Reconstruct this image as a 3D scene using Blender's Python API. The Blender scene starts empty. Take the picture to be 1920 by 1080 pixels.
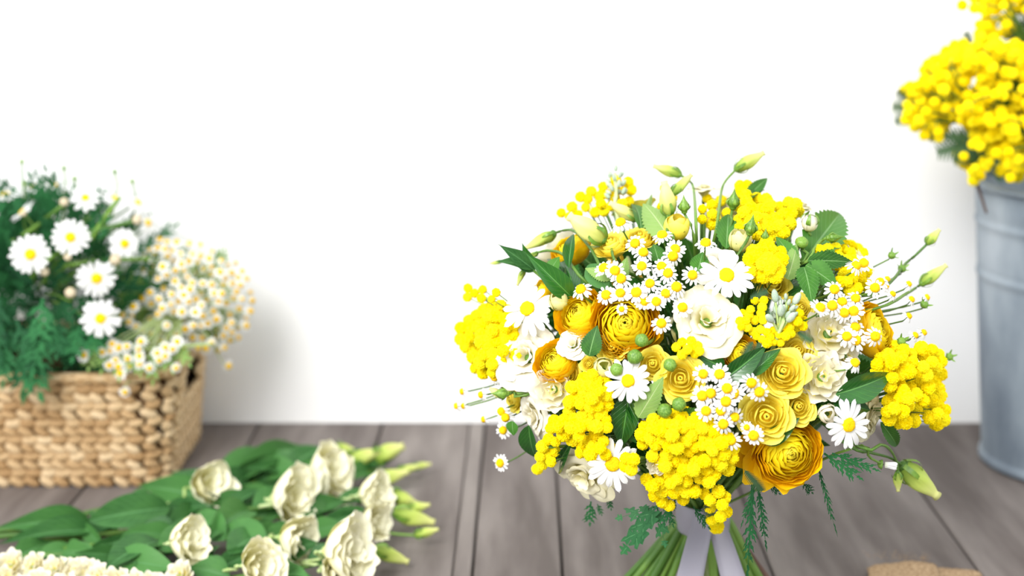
import bpy, math, random
from mathutils import Vector, Matrix
random.seed(11)
PI = math.pi
R = math.radians
scene = bpy.context.scene
COL = scene.collection

# ------------------------------------------------------------------ camera, light, exposure
F = 1920 * 50 / 36.0                       # focal length in pixels of the 1920x1080 frame
PITCH = R(13.5)
CAM = Vector((0, 0, 0.62))
cd = bpy.data.cameras.new('camera'); cd.lens = 50; cd.sensor_width = 36; cd.clip_start = 0.02
cam = bpy.data.objects.new('camera', cd); COL.objects.link(cam)
cam.location = CAM; cam.rotation_euler = (PI / 2 - PITCH, 0, 0)
cd.dof.use_dof = True; cd.dof.focus_distance = 1.15; cd.dof.aperture_fstop = 3.2
scene.camera = cam

w = bpy.data.worlds.new('daylight'); scene.world = w; w.use_nodes = True
w.node_tree.nodes['Background'].inputs[0].default_value = (0.96, 0.98, 1.0, 1)
w.node_tree.nodes['Background'].inputs[1].default_value = 1.05

def area(name, loc, target, size, power, color=(1, 1, 1)):
    l = bpy.data.lights.new(name, 'AREA'); l.shape = 'SQUARE'; l.size = size; l.energy = power; l.color = color
    o = bpy.data.objects.new(name, l); COL.objects.link(o); o.location = loc
    o.rotation_euler = (Vector(target) - Vector(loc)).to_track_quat('-Z', 'Y').to_euler()
    return o
area('window_light', (-1.1, -0.9, 2.0), (0.1, 1.5, 0.2), 1.5, 95, (1.0, 0.985, 0.96))

scene.view_settings.view_transform = 'Standard'; scene.view_settings.look = 'None'
scene.view_settings.gamma = 1; scene.view_settings.exposure = 0.36
scene.view_settings.use_curve_mapping = False

FWD = Vector((0, math.cos(PITCH), -math.sin(PITCH))); UP = Vector((0, math.sin(PITCH), math.cos(PITCH)))
def ray(px, py): return Vector((1, 0, 0)) * ((px - 960) / F) + FWD + UP * ((540 - py) / F)
def at_y(px, py, Y): d = ray(px, py); return CAM + d * (Y / d.y)
def at_z(px, py, z): d = ray(px, py); return CAM + d * ((z - CAM.z) / d.z)
def mpp(P): return (P - CAM).dot(FWD) / F           # metres per pixel at a point

# ------------------------------------------------------------------ materials
def new_mat(name):
    m = bpy.data.materials.new(name); m.use_nodes = True
    nt = m.node_tree; nt.nodes.clear()
    out = nt.nodes.new('ShaderNodeOutputMaterial')
    return m, nt, out
def ramp(nt, stops):
    r = nt.nodes.new('ShaderNodeValToRGB'); e = r.color_ramp.elements
    while len(e) < len(stops): e.new(0.5)
    for k, (p, c) in enumerate(stops): e[k].position = p; e[k].color = (*c, 1)
    return r
def petal_mat(name, stops, trans=0.3, rough=0.55, spec=0.2, streak=0.12):
    m, nt, out = new_mat(name); N = nt.nodes.new; L = nt.links.new
    uv = N('ShaderNodeUVMap'); sep = N('ShaderNodeSeparateXYZ'); L(uv.outputs[0], sep.inputs[0])
    r = ramp(nt, stops); L(sep.outputs[1], r.inputs[0])
    mp = N('ShaderNodeMapping'); mp.inputs['Scale'].default_value = (14, 1.2, 1); L(uv.outputs[0], mp.inputs[0])
    nz = N('ShaderNodeTexNoise'); nz.inputs['Scale'].default_value = 1.6; L(mp.outputs[0], nz.inputs[0])
    mul = N('ShaderNodeMapRange'); mul.inputs[3].default_value = 1 - streak; mul.inputs[4].default_value = 1.0 + streak * 0.4
    L(nz.outputs[0], mul.inputs[0])
    mx = N('ShaderNodeMix'); mx.data_type = 'RGBA'; mx.blend_type = 'MULTIPLY'; mx.inputs[0].default_value = 1
    L(r.outputs[0], mx.inputs[6]); L(mul.outputs[0], mx.inputs[7])
    bmp = N('ShaderNodeBump'); bmp.inputs['Strength'].default_value = 0.25; bmp.inputs['Distance'].default_value = 0.0008
    L(nz.outputs[0], bmp.inputs['Height'])
    p = N('ShaderNodeBsdfPrincipled'); p.inputs['Roughness'].default_value = rough
    p.inputs['Specular IOR Level'].default_value = spec
    L(mx.outputs[2], p.inputs['Base Color']); L(bmp.outputs[0], p.inputs['Normal'])
    t = N('ShaderNodeBsdfTranslucent'); L(mx.outputs[2], t.inputs[0])
    ms = N('ShaderNodeMixShader'); ms.inputs[0].default_value = trans
    L(p.outputs[0], ms.inputs[1]); L(t.outputs[0], ms.inputs[2]); L(ms.outputs[0], out.inputs[0])
    return m
def leaf_mat(name, dark, light, rough=0.4, spec=0.5, trans=0.15, rib=(0.25, 0.42, 0.12), bump=0.5):
    m, nt, out = new_mat(name); N = nt.nodes.new; L = nt.links.new
    uv = N('ShaderNodeUVMap'); sep = N('ShaderNodeSeparateXYZ'); L(uv.outputs[0], sep.inputs[0])
    ab = N('ShaderNodeMath'); ab.operation = 'SUBTRACT'; L(sep.outputs[0], ab.inputs[0]); ab.inputs[1].default_value = 0.5
    ab2 = N('ShaderNodeMath'); ab2.operation = 'ABSOLUTE'; L(ab.outputs[0], ab2.inputs[0])
    # side veins: stripes running obliquely off the midrib
    k = N('ShaderNodeMath'); k.operation = 'MULTIPLY_ADD'; L(ab2.outputs[0], k.inputs[0]); k.inputs[1].default_value = -0.55; L(sep.outputs[1], k.inputs[2])
    sn = N('ShaderNodeMath'); sn.operation = 'MULTIPLY'; L(k.outputs[0], sn.inputs[0]); sn.inputs[1].default_value = 58
    si = N('ShaderNodeMath'); si.operation = 'SINE'; L(sn.outputs[0], si.inputs[0])
    vr = N('ShaderNodeMapRange'); vr.inputs[1].default_value = 0.88; vr.inputs[2].default_value = 1.0; L(si.outputs[0], vr.inputs[0])
    mr = N('ShaderNodeMapRange'); mr.inputs[1].default_value = 0.035; mr.inputs[2].default_value = 0.015; L(ab2.outputs[0], mr.inputs[0])
    ve = N('ShaderNodeMath'); ve.operation = 'MULTIPLY'; L(vr.outputs[0], ve.inputs[0]); ve.inputs[1].default_value = 0.35
    mxm = N('ShaderNodeMath'); mxm.operation = 'MAXIMUM'; L(mr.outputs[0], mxm.inputs[0]); L(ve.outputs[0], mxm.inputs[1])
    tc = N('ShaderNodeTexCoord'); nz = N('ShaderNodeTexNoise'); nz.inputs['Scale'].default_value = 3; L(tc.outputs['Object'], nz.inputs[0])
    oi = N('ShaderNodeObjectInfo')
    ad = N('ShaderNodeMath'); ad.operation = 'MULTIPLY_ADD'; L(oi.outputs['Random'], ad.inputs[0]); ad.inputs[1].default_value = 0.6; L(nz.outputs[0], ad.inputs[2])
    r = ramp(nt, [(0.3, dark), (1.0, light)]); L(ad.outputs[0], r.inputs[0])
    mx = N('ShaderNodeMix'); mx.data_type = 'RGBA'; L(mxm.outputs[0], mx.inputs[0]); L(r.outputs[0], mx.inputs[6]); mx.inputs[7].default_value = (*rib, 1)
    bmp = N('ShaderNodeBump'); bmp.inputs['Strength'].default_value = bump; bmp.inputs['Distance'].default_value = 0.001; bmp.invert = True
    L(mxm.outputs[0], bmp.inputs['Height'])
    p = N('ShaderNodeBsdfPrincipled'); p.inputs['Roughness'].default_value = rough; p.inputs['Specular IOR Level'].default_value = spec
    L(mx.outputs[2], p.inputs['Base Color']); L(bmp.outputs[0], p.inputs['Normal'])
    t = N('ShaderNodeBsdfTranslucent'); L(mx.outputs[2], t.inputs[0])
    ms = N('ShaderNodeMixShader'); ms.inputs[0].default_value = trans
    L(p.outputs[0], ms.inputs[1]); L(t.outputs[0], ms.inputs[2]); L(ms.outputs[0], out.inputs[0])
    return m
def noise_mat(name, c1, c2, scale=20, rough=0.6, spec=0.3, metal=0.0, stretch=(1, 1, 1), bump=0.2, bdist=0.001, detail=4, random_amt=0.0, lo=0.35, hi=0.65, c3=None):
    m, nt, out = new_mat(name); N = nt.nodes.new; L = nt.links.new
    tc = N('ShaderNodeTexCoord'); mp = N('ShaderNodeMapping'); mp.inputs['Scale'].default_value = stretch; L(tc.outputs['Object'], mp.inputs[0])
    oi = N('ShaderNodeObjectInfo')
    vm = N('ShaderNodeVectorMath'); vm.operation = 'ADD'; L(mp.outputs[0], vm.inputs[0])
    if random_amt:
        cv = N('ShaderNodeVectorMath'); cv.operation = 'SCALE'; L(oi.outputs['Random'], cv.inputs[0]); cv.inputs['Scale'].default_value = 13
        L(cv.outputs[0], vm.inputs[1])
    nz = N('ShaderNodeTexNoise'); nz.inputs['Scale'].default_value = scale; nz.inputs['Detail'].default_value = detail; L(vm.outputs[0], nz.inputs[0])
    src = nz.outputs[0]
    if random_amt:
        ad = N('ShaderNodeMath'); ad.operation = 'MULTIPLY_ADD'; L(oi.outputs['Random'], ad.inputs[0]); ad.inputs[1].default_value = random_amt
        sb = N('ShaderNodeMath'); sb.operation = 'SUBTRACT'; L(nz.outputs[0], sb.inputs[0]); sb.inputs[1].default_value = random_amt / 2
        L(sb.outputs[0], ad.inputs[2]); src = ad.outputs[0]
    st = [(lo, c1), (hi, c2)] if c3 is None else [(lo, c1), ((lo + hi) / 2, c2), (hi, c3)]
    r = ramp(nt, st); L(src, r.inputs[0])
    bmp = N('ShaderNodeBump'); bmp.inputs['Strength'].default_value = bump; bmp.inputs['Distance'].default_value = bdist; L(nz.outputs[0], bmp.inputs['Height'])
    p = N('ShaderNodeBsdfPrincipled'); p.inputs['Roughness'].default_value = rough; p.inputs['Specular IOR Level'].default_value = spec
    p.inputs['Metallic'].default_value = metal
    L(r.outputs[0], p.inputs['Base Color']); L(bmp.outputs[0], p.inputs['Normal']); L(p.outputs[0], out.inputs[0])
    return m

M = {}
M['white_petal'] = petal_mat('white_petal', [(0.0, (0.80, 0.82, 0.66)), (0.3, (0.92, 0.92, 0.91)), (1, (0.93, 0.93, 0.93))], 0.25, 0.6)
M['cream'] = petal_mat('cream_petal', [(0.0, (0.82, 0.74, 0.16)), (0.45, (0.88, 0.81, 0.42)), (0.8, (0.90, 0.86, 0.64)), (1, (0.88, 0.83, 0.56))], 0.14, 0.6)
M['cream_light'] = petal_mat('pale_cream_petal', [(0.0, (0.80, 0.82, 0.25)), (0.35, (0.95, 0.91, 0.52)), (1, (0.97, 0.94, 0.74))], 0.12, 0.6)
M['ivory'] = petal_mat('ivory_petal', [(0.0, (0.85, 0.72, 0.12)), (0.4, (0.90, 0.84, 0.56)), (1, (0.91, 0.88, 0.78))], 0.25, 0.6)
M['yellow_rose'] = petal_mat('yellow_rose_petal', [(0.0, (0.97, 0.72, 0.03)), (0.55, (0.98, 0.79, 0.05)), (1, (0.99, 0.87, 0.15))], 0.10, 0.5)
M['yellow_rose_heart'] = petal_mat('yellow_rose_heart_petal', [(0.0, (0.96, 0.64, 0.02)), (1, (0.99, 0.82, 0.07))], 0.10, 0.5)
M['gold'] = petal_mat('gold_ranunculus_petal', [(0.0, (0.94, 0.47, 0.0)), (0.7, (0.96, 0.57, 0.003)), (1, (0.97, 0.64, 0.006))], 0.10, 0.42, 0.35)
M['gold_mid'] = petal_mat('gold_ranunculus_inner_petal', [(0.0, (0.96, 0.60, 0.0)), (0.8, (0.98, 0.73, 0.006)), (1, (0.98, 0.80, 0.02))], 0.10, 0.45, 0.3)
M['gold_heart'] = petal_mat('gold_ranunculus_heart_petal', [(0.0, (0.72, 0.60, 0.02)), (1, (0.94, 0.76, 0.04))], 0.10, 0.5)
M['pale_yellow'] = petal_mat('pale_yellow_petal', [(0.0, (0.52, 0.62, 0.10)), (0.4, (0.80, 0.80, 0.25)), (1, (0.92, 0.86, 0.45))], 0.25, 0.5)
M['lime_bud'] = petal_mat('lime_bud_skin', [(0.0, (0.28, 0.45, 0.06)), (0.5, (0.55, 0.66, 0.14)), (1, (0.80, 0.80, 0.32))], 0.2, 0.5)
M['disc'] = noise_mat('daisy_disc', (0.88, 0.46, 0.0), (0.97, 0.68, 0.0), 6, 0.7, 0.2, bump=0.4, bdist=0.003)
M['pompom'] = noise_mat('mimosa_pompom', (0.90, 0.66, 0.0), (0.96, 0.82, 0.014), 2.5, 0.9, 0.05, bump=0.3, bdist=0.001, random_amt=0.2)
M['stem'] = noise_mat('green_stem', (0.06, 0.15, 0.02), (0.16, 0.30, 0.045), 30, 0.45, 0.4, random_amt=0.4)
M['stem_pale'] = noise_mat('pale_green_stem', (0.34, 0.48, 0.14), (0.58, 0.68, 0.34), 12, 0.4, 0.4, random_amt=0.3)
M['stem_dark'] = noise_mat('woody_stem', (0.10, 0.055, 0.04), (0.17, 0.10, 0.08), 30, 0.7, 0.2)
M['bud_green'] = noise_mat('green_bud', (0.08, 0.19, 0.018), (0.19, 0.34, 0.045), 5, 0.4, 0.4, random_amt=0.2)
M['grey_bud'] = noise_mat('grey_green_bud', (0.30, 0.40, 0.30), (0.52, 0.60, 0.48), 8, 0.7, 0.2, random_amt=0.2)
M['rose_leaf'] = leaf_mat('rose_leaf_green', (0.014, 0.078, 0.009), (0.058, 0.205, 0.020), 0.5, 0.25, rib=(0.18, 0.36, 0.12))
M['rose_leaf_back'] = leaf_mat('rose_leaf_underside', (0.13, 0.27, 0.05), (0.24, 0.39, 0.10), 0.6, 0.25, rib=(0.40, 0.52, 0.22))
M['camellia'] = leaf_mat('camellia_leaf_green', (0.008, 0.055, 0.010), (0.026, 0.14, 0.016), 0.2, 0.6, 0.08, rib=(0.10, 0.30, 0.06))
M['lis_leaf'] = leaf_mat('lisianthus_leaf_green', (0.014, 0.075, 0.018), (0.070, 0.21, 0.050), 0.5, 0.25, 0.15, rib=(0.10, 0.26, 0.09))
M['fern'] = leaf_mat('cut_leaf_green', (0.004, 0.030, 0.014), (0.026, 0.150, 0.045), 0.65, 0.15, 0.12, rib=(0.06, 0.24, 0.10))
M['cut_fresh'] = leaf_mat('fresh_cut_leaf_green', (0.012, 0.09, 0.03), (0.05, 0.20, 0.07), 0.5, 0.25, rib=(0.10, 0.30, 0.12))
M['feather'] = leaf_mat('mimosa_leaf_green', (0.020, 0.075, 0.032), (0.075, 0.16, 0.07), 0.6, 0.3, 0.15, rib=(0.14, 0.25, 0.10))
M['ribbon'] = noise_mat('grey_lilac_satin', (0.29, 0.28, 0.34), (0.34, 0.33, 0.39), 6, 0.35, 0.5, bump=0.05)
M['wall'] = noise_mat('white_paint', (0.90, 0.90, 0.90), (0.93, 0.93, 0.93), 3, 0.7, 0.2, bump=0.03)
M['plank'] = noise_mat('grey_weathered_wood', (0.110, 0.092, 0.084), (0.180, 0.156, 0.144), 3.2, 0.75, 0.25, stretch=(9, 1.2, 9), bump=0.25, bdist=0.002, detail=8, random_amt=0.18, lo=0.3, hi=0.72, c3=(0.250, 0.222, 0.204))
M['gap'] = noise_mat('dark_joint', (0.02, 0.017, 0.014), (0.05, 0.043, 0.035), 20, 0.9, 0.1)
M['strand'] = noise_mat('dried_hyacinth_strand', (0.36, 0.21, 0.09), (0.58, 0.39, 0.20), 60, 0.6, 0.25, stretch=(1, 4, 4), bump=0.4, bdist=0.002, random_amt=0.35, c3=(0.72, 0.55, 0.34))
M['basket_dark'] = noise_mat('basket_core', (0.05, 0.025, 0.012), (0.12, 0.06, 0.03), 30, 0.9, 0.1)
M['zinc'] = noise_mat('galvanised_zinc', (0.14, 0.175, 0.22), (0.25, 0.30, 0.35), 9, 0.6, 0.4, metal=0.15, stretch=(1, 1, 0.5), bump=0.1, detail=6, c3=(0.38, 0.43, 0.48))
M['burlap'] = noise_mat('burlap', (0.26, 0.165, 0.09), (0.50, 0.36, 0.22), 420, 0.9, 0.1, bump=0.8, bdist=0.002, detail=2)
M['soil'] = noise_mat('dark_soil', (0.015, 0.010, 0.007), (0.05, 0.035, 0.025), 60, 0.95, 0.1, bump=1, bdist=0.005)
M['dry'] = petal_mat('dry_petal', [(0, (0.55, 0.42, 0.25)), (1, (0.75, 0.66, 0.48))], 0.2, 0.7)

# ------------------------------------------------------------------ mesh and object helpers
def mesh(name, verts, faces, mat, uvs=None, smooth=True):
    me = bpy.data.meshes.new(name)
    me.from_pydata([tuple(v) for v in verts], [], faces)
    mats = mat if isinstance(mat, list) else [mat]
    for m in mats: me.materials.append(M[m])
    if uvs:
        lay = me.uv_layers.new(name='UVMap')
        for l in me.loops: lay.data[l.index].uv = uvs[l.vertex_index]
    if smooth: me.polygons.foreach_set('use_smooth', [True] * len(me.polygons))
    me.update()
    return me
def obj(name, me, parent=None, mtx=None, label=None):
    o = bpy.data.objects.new(name, me); COL.objects.link(o)
    if parent is not None: o.parent = parent
    if mtx is not None: o.matrix_basis = mtx
    if label: o['label'] = label
    return o
def top(o, label, cat, group=None, kind=None):
    if kind: o['kind'] = kind
    o['label'] = label; o['category'] = cat
    if group: o['group'] = group
    return o
def frame(P, z, roll=0.0, s=1.0, hint='Y'):
    q = Vector(z).normalized().to_track_quat('Z', hint)
    return Matrix.Translation(P) @ q.to_matrix().to_4x4() @ Matrix.Rotation(roll, 4, 'Z') @ Matrix.Scale(s, 4)
def T(v): return Matrix.Translation(v)
class MB:
    """collects geometry for one mesh"""
    def __init__(self): self.v = []; self.f = []; self.uv = []
    def add(self, verts, faces, uvs=None, mtx=None):
        b = len(self.v)
        for k, p in enumerate(verts):
            p = Vector(p); self.v.append(mtx @ p if mtx is not None else p)
            self.uv.append(uvs[k] if uvs else (0.5, 0.5))
        self.f += [tuple(i + b for i in q) for q in faces]
        return self
    def mesh(self, name, mat, smooth=True): return mesh(name, self.v, self.f, mat, self.uv, smooth)
def grid(nu, nv, fn):
    V = []; U = []; Fc = []
    for j in range(nv + 1):
        for i in range(nu + 1):
            u = 2 * i / nu - 1; v = j / nv
            V.append(Vector(fn(u, v))); U.append((i / nu, v))
    n = nu + 1
    for j in range(nv):
        for i in range(nu): Fc.append((j * n + i, j * n + i + 1, (j + 1) * n + i + 1, (j + 1) * n + i))
    return V, Fc, U
def lathe(prof, sides, mod=None, cap=True):
    V = []; Fc = []; U = []
    n = len(prof)
    for j, (r, z) in enumerate(prof):
        for i in range(sides):
            a = 2 * PI * i / sides
            rr = r * (mod(a, j / (n - 1)) if mod else 1)
            V.append(Vector((rr * math.cos(a), rr * math.sin(a), z))); U.append((i / sides, j / (n - 1)))
    for j in range(n - 1):
        for i in range(sides):
            k = (i + 1) % sides
            Fc.append((j * sides + i, j * sides + k, (j + 1) * sides + k, (j + 1) * sides + i))
    if cap:
        Fc.append(tuple(range(sides))[::-1]); Fc.append(tuple((n - 1) * sides + i for i in range(sides)))
    return V, Fc, U
def bez(pts, n):
    """Catmull-Rom through the points"""
    P = [Vector(p) for p in pts]; P = [P[0] * 2 - P[1]] + P + [P[-1] * 2 - P[-2]]
    out = []
    seg = len(P) - 3
    for k in range(n + 1):
        t = k / n * seg; i = min(int(t), seg - 1); t -= i
        a, b, c, d = P[i:i + 4]
        out.append(0.5 * ((2 * b) + (c - a) * t + (2 * a - 5 * b + 4 * c - d) * t * t + (3 * b - a - 3 * c + d) * t ** 3))
    return out
def tube(pts, r0, r1=None, sides=6, n=10):
    if r1 is None: r1 = r0
    C = bez(pts, n); V = []; Fc = []; U = []
    for k, c in enumerate(C):
        d = (C[min(k + 1, n)] - C[max(k - 1, 0)]).normalized()
        q = d.to_track_quat('Z', 'Y'); r = r0 + (r1 - r0) * k / n
        for i in range(sides):
            a = 2 * PI * i / sides
            V.append(c + q @ Vector((r * math.cos(a), r * math.sin(a), 0))); U.append((i / sides, k / n))
    for k in range(n):
        for i in range(sides):
            j = (i + 1) % sides
            Fc.append((k * sides + i, k * sides + j, (k + 1) * sides + j, (k + 1) * sides + i))
    Fc.append(tuple(range(sides))[::-1]); Fc.append(tuple(n * sides + i for i in range(sides)))
    return V, Fc, U

# ------------------------------------------------------------------ flower pieces (unit size: radius 1, facing +Z)
def cup_petal(name, mat, prof, a, rnd=0.3, ruffle=0.0, nr=3.0, spiral=0.05, tip=0.0, nu=8, nv=8, ph=0.0):
    def fn(u, v):
        ve = v * (1 - rnd * abs(u) ** 2.6) + tip * v ** 3 * max(0, 1 - abs(u) * 2.2)
        rho, ze = prof(ve)
        rho *= 1 + spiral * u
        k = ruffle * ve ** 3
        rho += k * math.sin(nr * PI * u + ph); ze += 0.7 * k * math.cos(nr * 1.3 * PI * u + ph * 2)
        return (rho * math.cos(u * a), rho * math.sin(u * a), ze)
    return mesh(name, *grid(nu, nv, fn)[:2], mat, grid(nu, nv, fn)[2])

def sphere_prof(Rk, a0, a1, ztop, h=0.9, curl=0.0, drop=0.0):
    def prof(v):
        al = R(a0 + (a1 - a0) * v)
        return (Rk * math.sin(al) + curl * v ** 4, ztop + Rk * h * (math.cos(R(a1)) - math.cos(al)) - drop * v ** 5)
    return prof

def ring(rings):
    """rings: list of (list of petal meshes, count, twist offset)"""
    out = []
    for meshes, n, off in rings:
        for i in range(n): out.append((meshes[i % len(meshes)], off + 2 * PI * i / n))
    return out

def build_ranunculus(openness=0.0):
    rings = []
    K = 13
    for k in range(K):
        t = k / (K - 1)
        Rk = 0.10 + 0.90 * t ** 0.95
        a1 = 158 - 56 * t + 8 * openness * t
        zt = 0.46 + 0.12 * math.sin(PI * min(1, t * 1.15)) - 0.10 * t
        n = 3 + int(t * 3.2)
        mt = 'gold_heart' if t < 0.2 else ('gold_mid' if t < 0.7 else 'gold')
        ms = [cup_petal('ranunculus_petal', mt, sphere_prof(Rk, 22, a1, zt, 0.85, 0.07 * t * t, 0.04 * t), PI / n * 1.35, 0.22 + 0.1 * t, 0.012 + 0.04 * t, 2.2, 0.05, ph=s * 2.1) for s in range(2)]
        rings.append((ms, n, k * 2.4))
    return ring(rings)
def build_rose():
    rings = []
    for k, n in enumerate((2, 3, 3, 4, 5, 5)):
        t = k / 5
        Rk = 0.13 + 0.80 * t
        a1 = 160 - 78 * t
        zt = 0.62 - 0.26 * t
        ms = [cup_petal('rose_petal', 'yellow_rose_heart' if t < 0.3 else 'yellow_rose', sphere_prof(Rk, 20, a1, zt, 1.0, 0.20 * t, 0.14 * t), PI / n * 1.45, 0.16, 0.02 + 0.05 * t, 1.4, 0.10, 0.03 + 0.05 * t, nu=12, nv=9, ph=s * 1.7 + k) for s in range(3)]
        rings.append((ms, n, k * 1.9))
    return ring(rings)
def frill_petal(name, mat, prof, a, rnd, wave, frill, ph, spiral=0.12, nu=22, nv=11):
    def fn(u, v):
        ve = v * (1 - rnd * abs(u) ** 4)
        rho, ze = prof(ve)
        rho *= 1 + spiral * u
        e = wave * ve ** 2.5; g = frill * ve ** 9
        rho += e * math.sin(2.1 * u + ph) + g * math.sin(13 * u + ph)
        ze += 0.8 * e * math.cos(2.7 * u + ph * 1.7) + g * math.cos(11 * u + ph * 2)
        return (rho * math.cos(u * a), rho * math.sin(u * a), ze)
    g = grid(nu, nv, fn); return mesh(name, g[0], g[1], mat, g[2])
def build_lisianthus(mat='cream', wave=0.10, counts=(3, 4, 4, 5), bell=False):
    rings = []
    K = len(counts)
    for k, n in enumerate(counts):
        t = k / max(1, K - 1)
        Rk = 0.30 + 0.66 * t
        zt = 0.45 - 0.20 * t
        def prof(v, Rk=Rk, zt=zt, t=t):
            if bell: return (Rk * (0.12 + 0.80 * math.sin(min(1, v * 1.2) * PI / 2)) + 0.16 * v ** 5, -0.70 + 1.25 * v + 0.10 * t)
            return (Rk * (0.08 + 0.92 * v ** 1.1) + 0.10 * t * v ** 5, -0.55 + (zt + 0.55) * math.sin(v * PI / 2) ** 0.9 - 0.16 * t * v ** 5)
        ms = [frill_petal('lisianthus_petal', mat, prof, PI / n * 1.45, 0.14, wave * (0.6 + 0.6 * t), 0.045 if bell else 0.022, s * 2.1 + k) for s in range(3)]
        rings.append((ms, n, k * 1.1))
    return ring(rings)
def build_double():
    rings = []
    for k, n in enumerate((3, 4, 5, 6)):
        t = k / 3
        Rk = 0.24 + 0.76 * t
        ms = [cup_petal('double_petal', 'ivory', sphere_prof(Rk, 18, 128 - 46 * t, 0.56 - 0.34 * t, 0.8, 0.12 * t, 0.12 * t), PI / n * 1.25, 0.30, 0.10, 1.8, 0.10, 0.02, nu=10, ph=s * 2.3 + k) for s in range(3)]
        rings.append((ms, n, k * 1.3))
    return ring(rings)
def build_halfopen(mat='yellow_rose'):
    rings = []
    for k, n in enumerate((3, 4)):
        t = k
        ms = [cup_petal('bud_petal', mat, sphere_prof(0.62 + 0.2 * t, 12, 150 - 18 * t, 1.25 - 0.12 * t, 1.15), PI / n * 1.5, 0.28, 0.02, 1.5, 0.07, 0.03)]
        rings.append((ms, n, k * 0.8))
    return ring(rings)

GUARD = cup_petal('guard_petal', 'gold', sphere_prof(0.95, 25, 88, 0.2, 0.8, 0.12, 0.0), 0.48, 0.45, 0.05, 1.6, 0.04, 0.10)
KIND = {'ranunculus': build_ranunculus(), 'rose': build_rose(), 'lisianthus': build_lisianthus(), 'double': build_double(),
        'white_lisianthus': build_lisianthus('ivory', 0.09), 'closed_rose': build_halfopen()}

def daisy_petal(name, L, W, droop, notch=0.0, ridges=0.012, r0=0.16, nu=6, nv=8):
    def fn(u, v):
        sh = (0.42 + 0.58 * math.sin(min(1, v * 1.25) * PI / 2)) * math.sqrt(max(0.0, 1 - max(0, (v - 0.72) / 0.28) ** 2 * 0.9))
        x = r0 + (L - r0) * v - (0.05 * L * (1 - math.cos(u * PI * 1.5)) * notch * v ** 4)
        return (x, u * W * sh, 0.02 + ridges * math.cos(u * PI * 2.5) * v - droop * v * v + 0.10 * W * (1 - u * u))
    V, Fc, U = grid(nu, nv, fn)
    return V, Fc, U
DAISY_PETALS = []
for k in range(4):
    g = daisy_petal('petal', 1.0 - 0.05 * (k % 3), 0.112 + 0.012 * (k % 2), (0.04, 0.14, -0.06, 0.20)[k], 0.8)
    DAISY_PETALS.append(mesh('daisy_petal', g[0], g[1], 'white_petal', g[2]))
def disc_mesh(h=0.5):
    prof = [(1.0, -0.25), (1.04, 0.0), (0.96, h * 0.45), (0.80, h * 0.75), (0.60, h * 0.92), (0.38, h * 0.98), (0.18, h * 0.92), (0.03, h * 0.88)]
    V, Fc, U = lathe(prof, 18)
    rd = random.Random(3)
    V = [v * (1 + rd.uniform(-0.07, 0.09)) for v in V]
    return mesh('daisy_disc', V, Fc, 'disc', U)
DISC = disc_mesh(); DISC_HIGH = disc_mesh(0.85)
def chamomile_ring(seed, n=14, droop=0.1):
    rd = random.Random(seed); b = MB()
    for i in range(n):
        g = daisy_petal('p', 1.0 * rd.uniform(0.88, 1.05), 0.138, droop + rd.uniform(-0.1, 0.14), 0.3, 0.01, 0.30, nu=4, nv=5)
        b.add(*g, mtx=Matrix.Rotation(2 * PI * i / n + rd.uniform(-0.09, 0.09), 4, 'Z'))
    return b.mesh('chamomile_petals', 'white_petal')
CHAM = [chamomile_ring(1, 14, 0.05), chamomile_ring(2, 13, 0.2), chamomile_ring(3, 12, 0.38), chamomile_ring(4, 15, 0.0)]
def pompom_mesh(seed):
    import bmesh
    rd = random.Random(seed); bm = bmesh.new(); bmesh.ops.create_icosphere(bm, subdivisions=4, radius=1)
    for v in bm.verts: v.co *= rd.choice((0.90, 0.93, 0.97, 1.0, 1.08))
    me = bpy.data.meshes.new('mimosa_pompom'); bm.to_mesh(me); bm.free(); me.materials.append(M['pompom'])
    return me
POM = [pompom_mesh(s) for s in range(3)]
def lis_bud_mesh():
    prof = []
    for j in range(13):
        v = j / 12
        r = 0.165 * math.sin(PI * min(1, (v * 0.88 + 0.06)) ** 0.80) ** 0.9
        prof.append((max(r, 0.05 + (0.03 * max(0, v - 0.85) / 0.15)), v))
    return mesh('bud_skin', *lathe(prof, 20, lambda a, v: 1 + 0.13 * math.cos(4 * a + 5.5 * v) * math.sin(PI * min(1, v + 0.12)))[:2], 'lime_bud', lathe(prof, 20)[2])
LISBUD = lis_bud_mesh()
CREAMBUD = LISBUD.copy(); CREAMBUD.materials.clear(); CREAMBUD.materials.append(M['pale_yellow'])
def sepals_mesh(n, L, W, lean, mat='bud_green', r0=0.12, bow=0.12):
    b = MB()
    for i in range(n):
        def fn(u, v): return (r0 + lean * v + bow * math.sin(PI * v), u * W * (1 - v) ** 0.7 * (0.6 + 0.8 * v), L * v)
        b.add(*grid(2, 6, fn), mtx=Matrix.Rotation(2 * PI * i / n, 4, 'Z'))
    return b.mesh('sepals', mat)
SEP_BUD = sepals_mesh(5, 0.45, 0.07, 0.0)
SEP_ROSE = sepals_mesh(5, 1.25, 0.34, 0.05, r0=0.25, bow=0.62)
SEP_OPEN = sepals_mesh(5, 0.9, 0.30, 1.0, r0=0.25, bow=0.1)
def rosebud_mesh():
    prof = [(0.10, -0.3), (0.36, -0.28), (0.42, -0.1), (0.40, 0.0), (0.62, 0.18), (0.74, 0.5), (0.68, 0.85), (0.46, 1.25), (0.24, 1.6), (0.10, 2.0), (0.03, 2.3)]
    g = lathe(prof, 15, lambda a, v: 1 + 0.07 * math.cos(5 * a))
    return mesh('green_rose_bud', g[0], g[1], 'bud_green', g[2])
ROSEBUD = rosebud_mesh()
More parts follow.
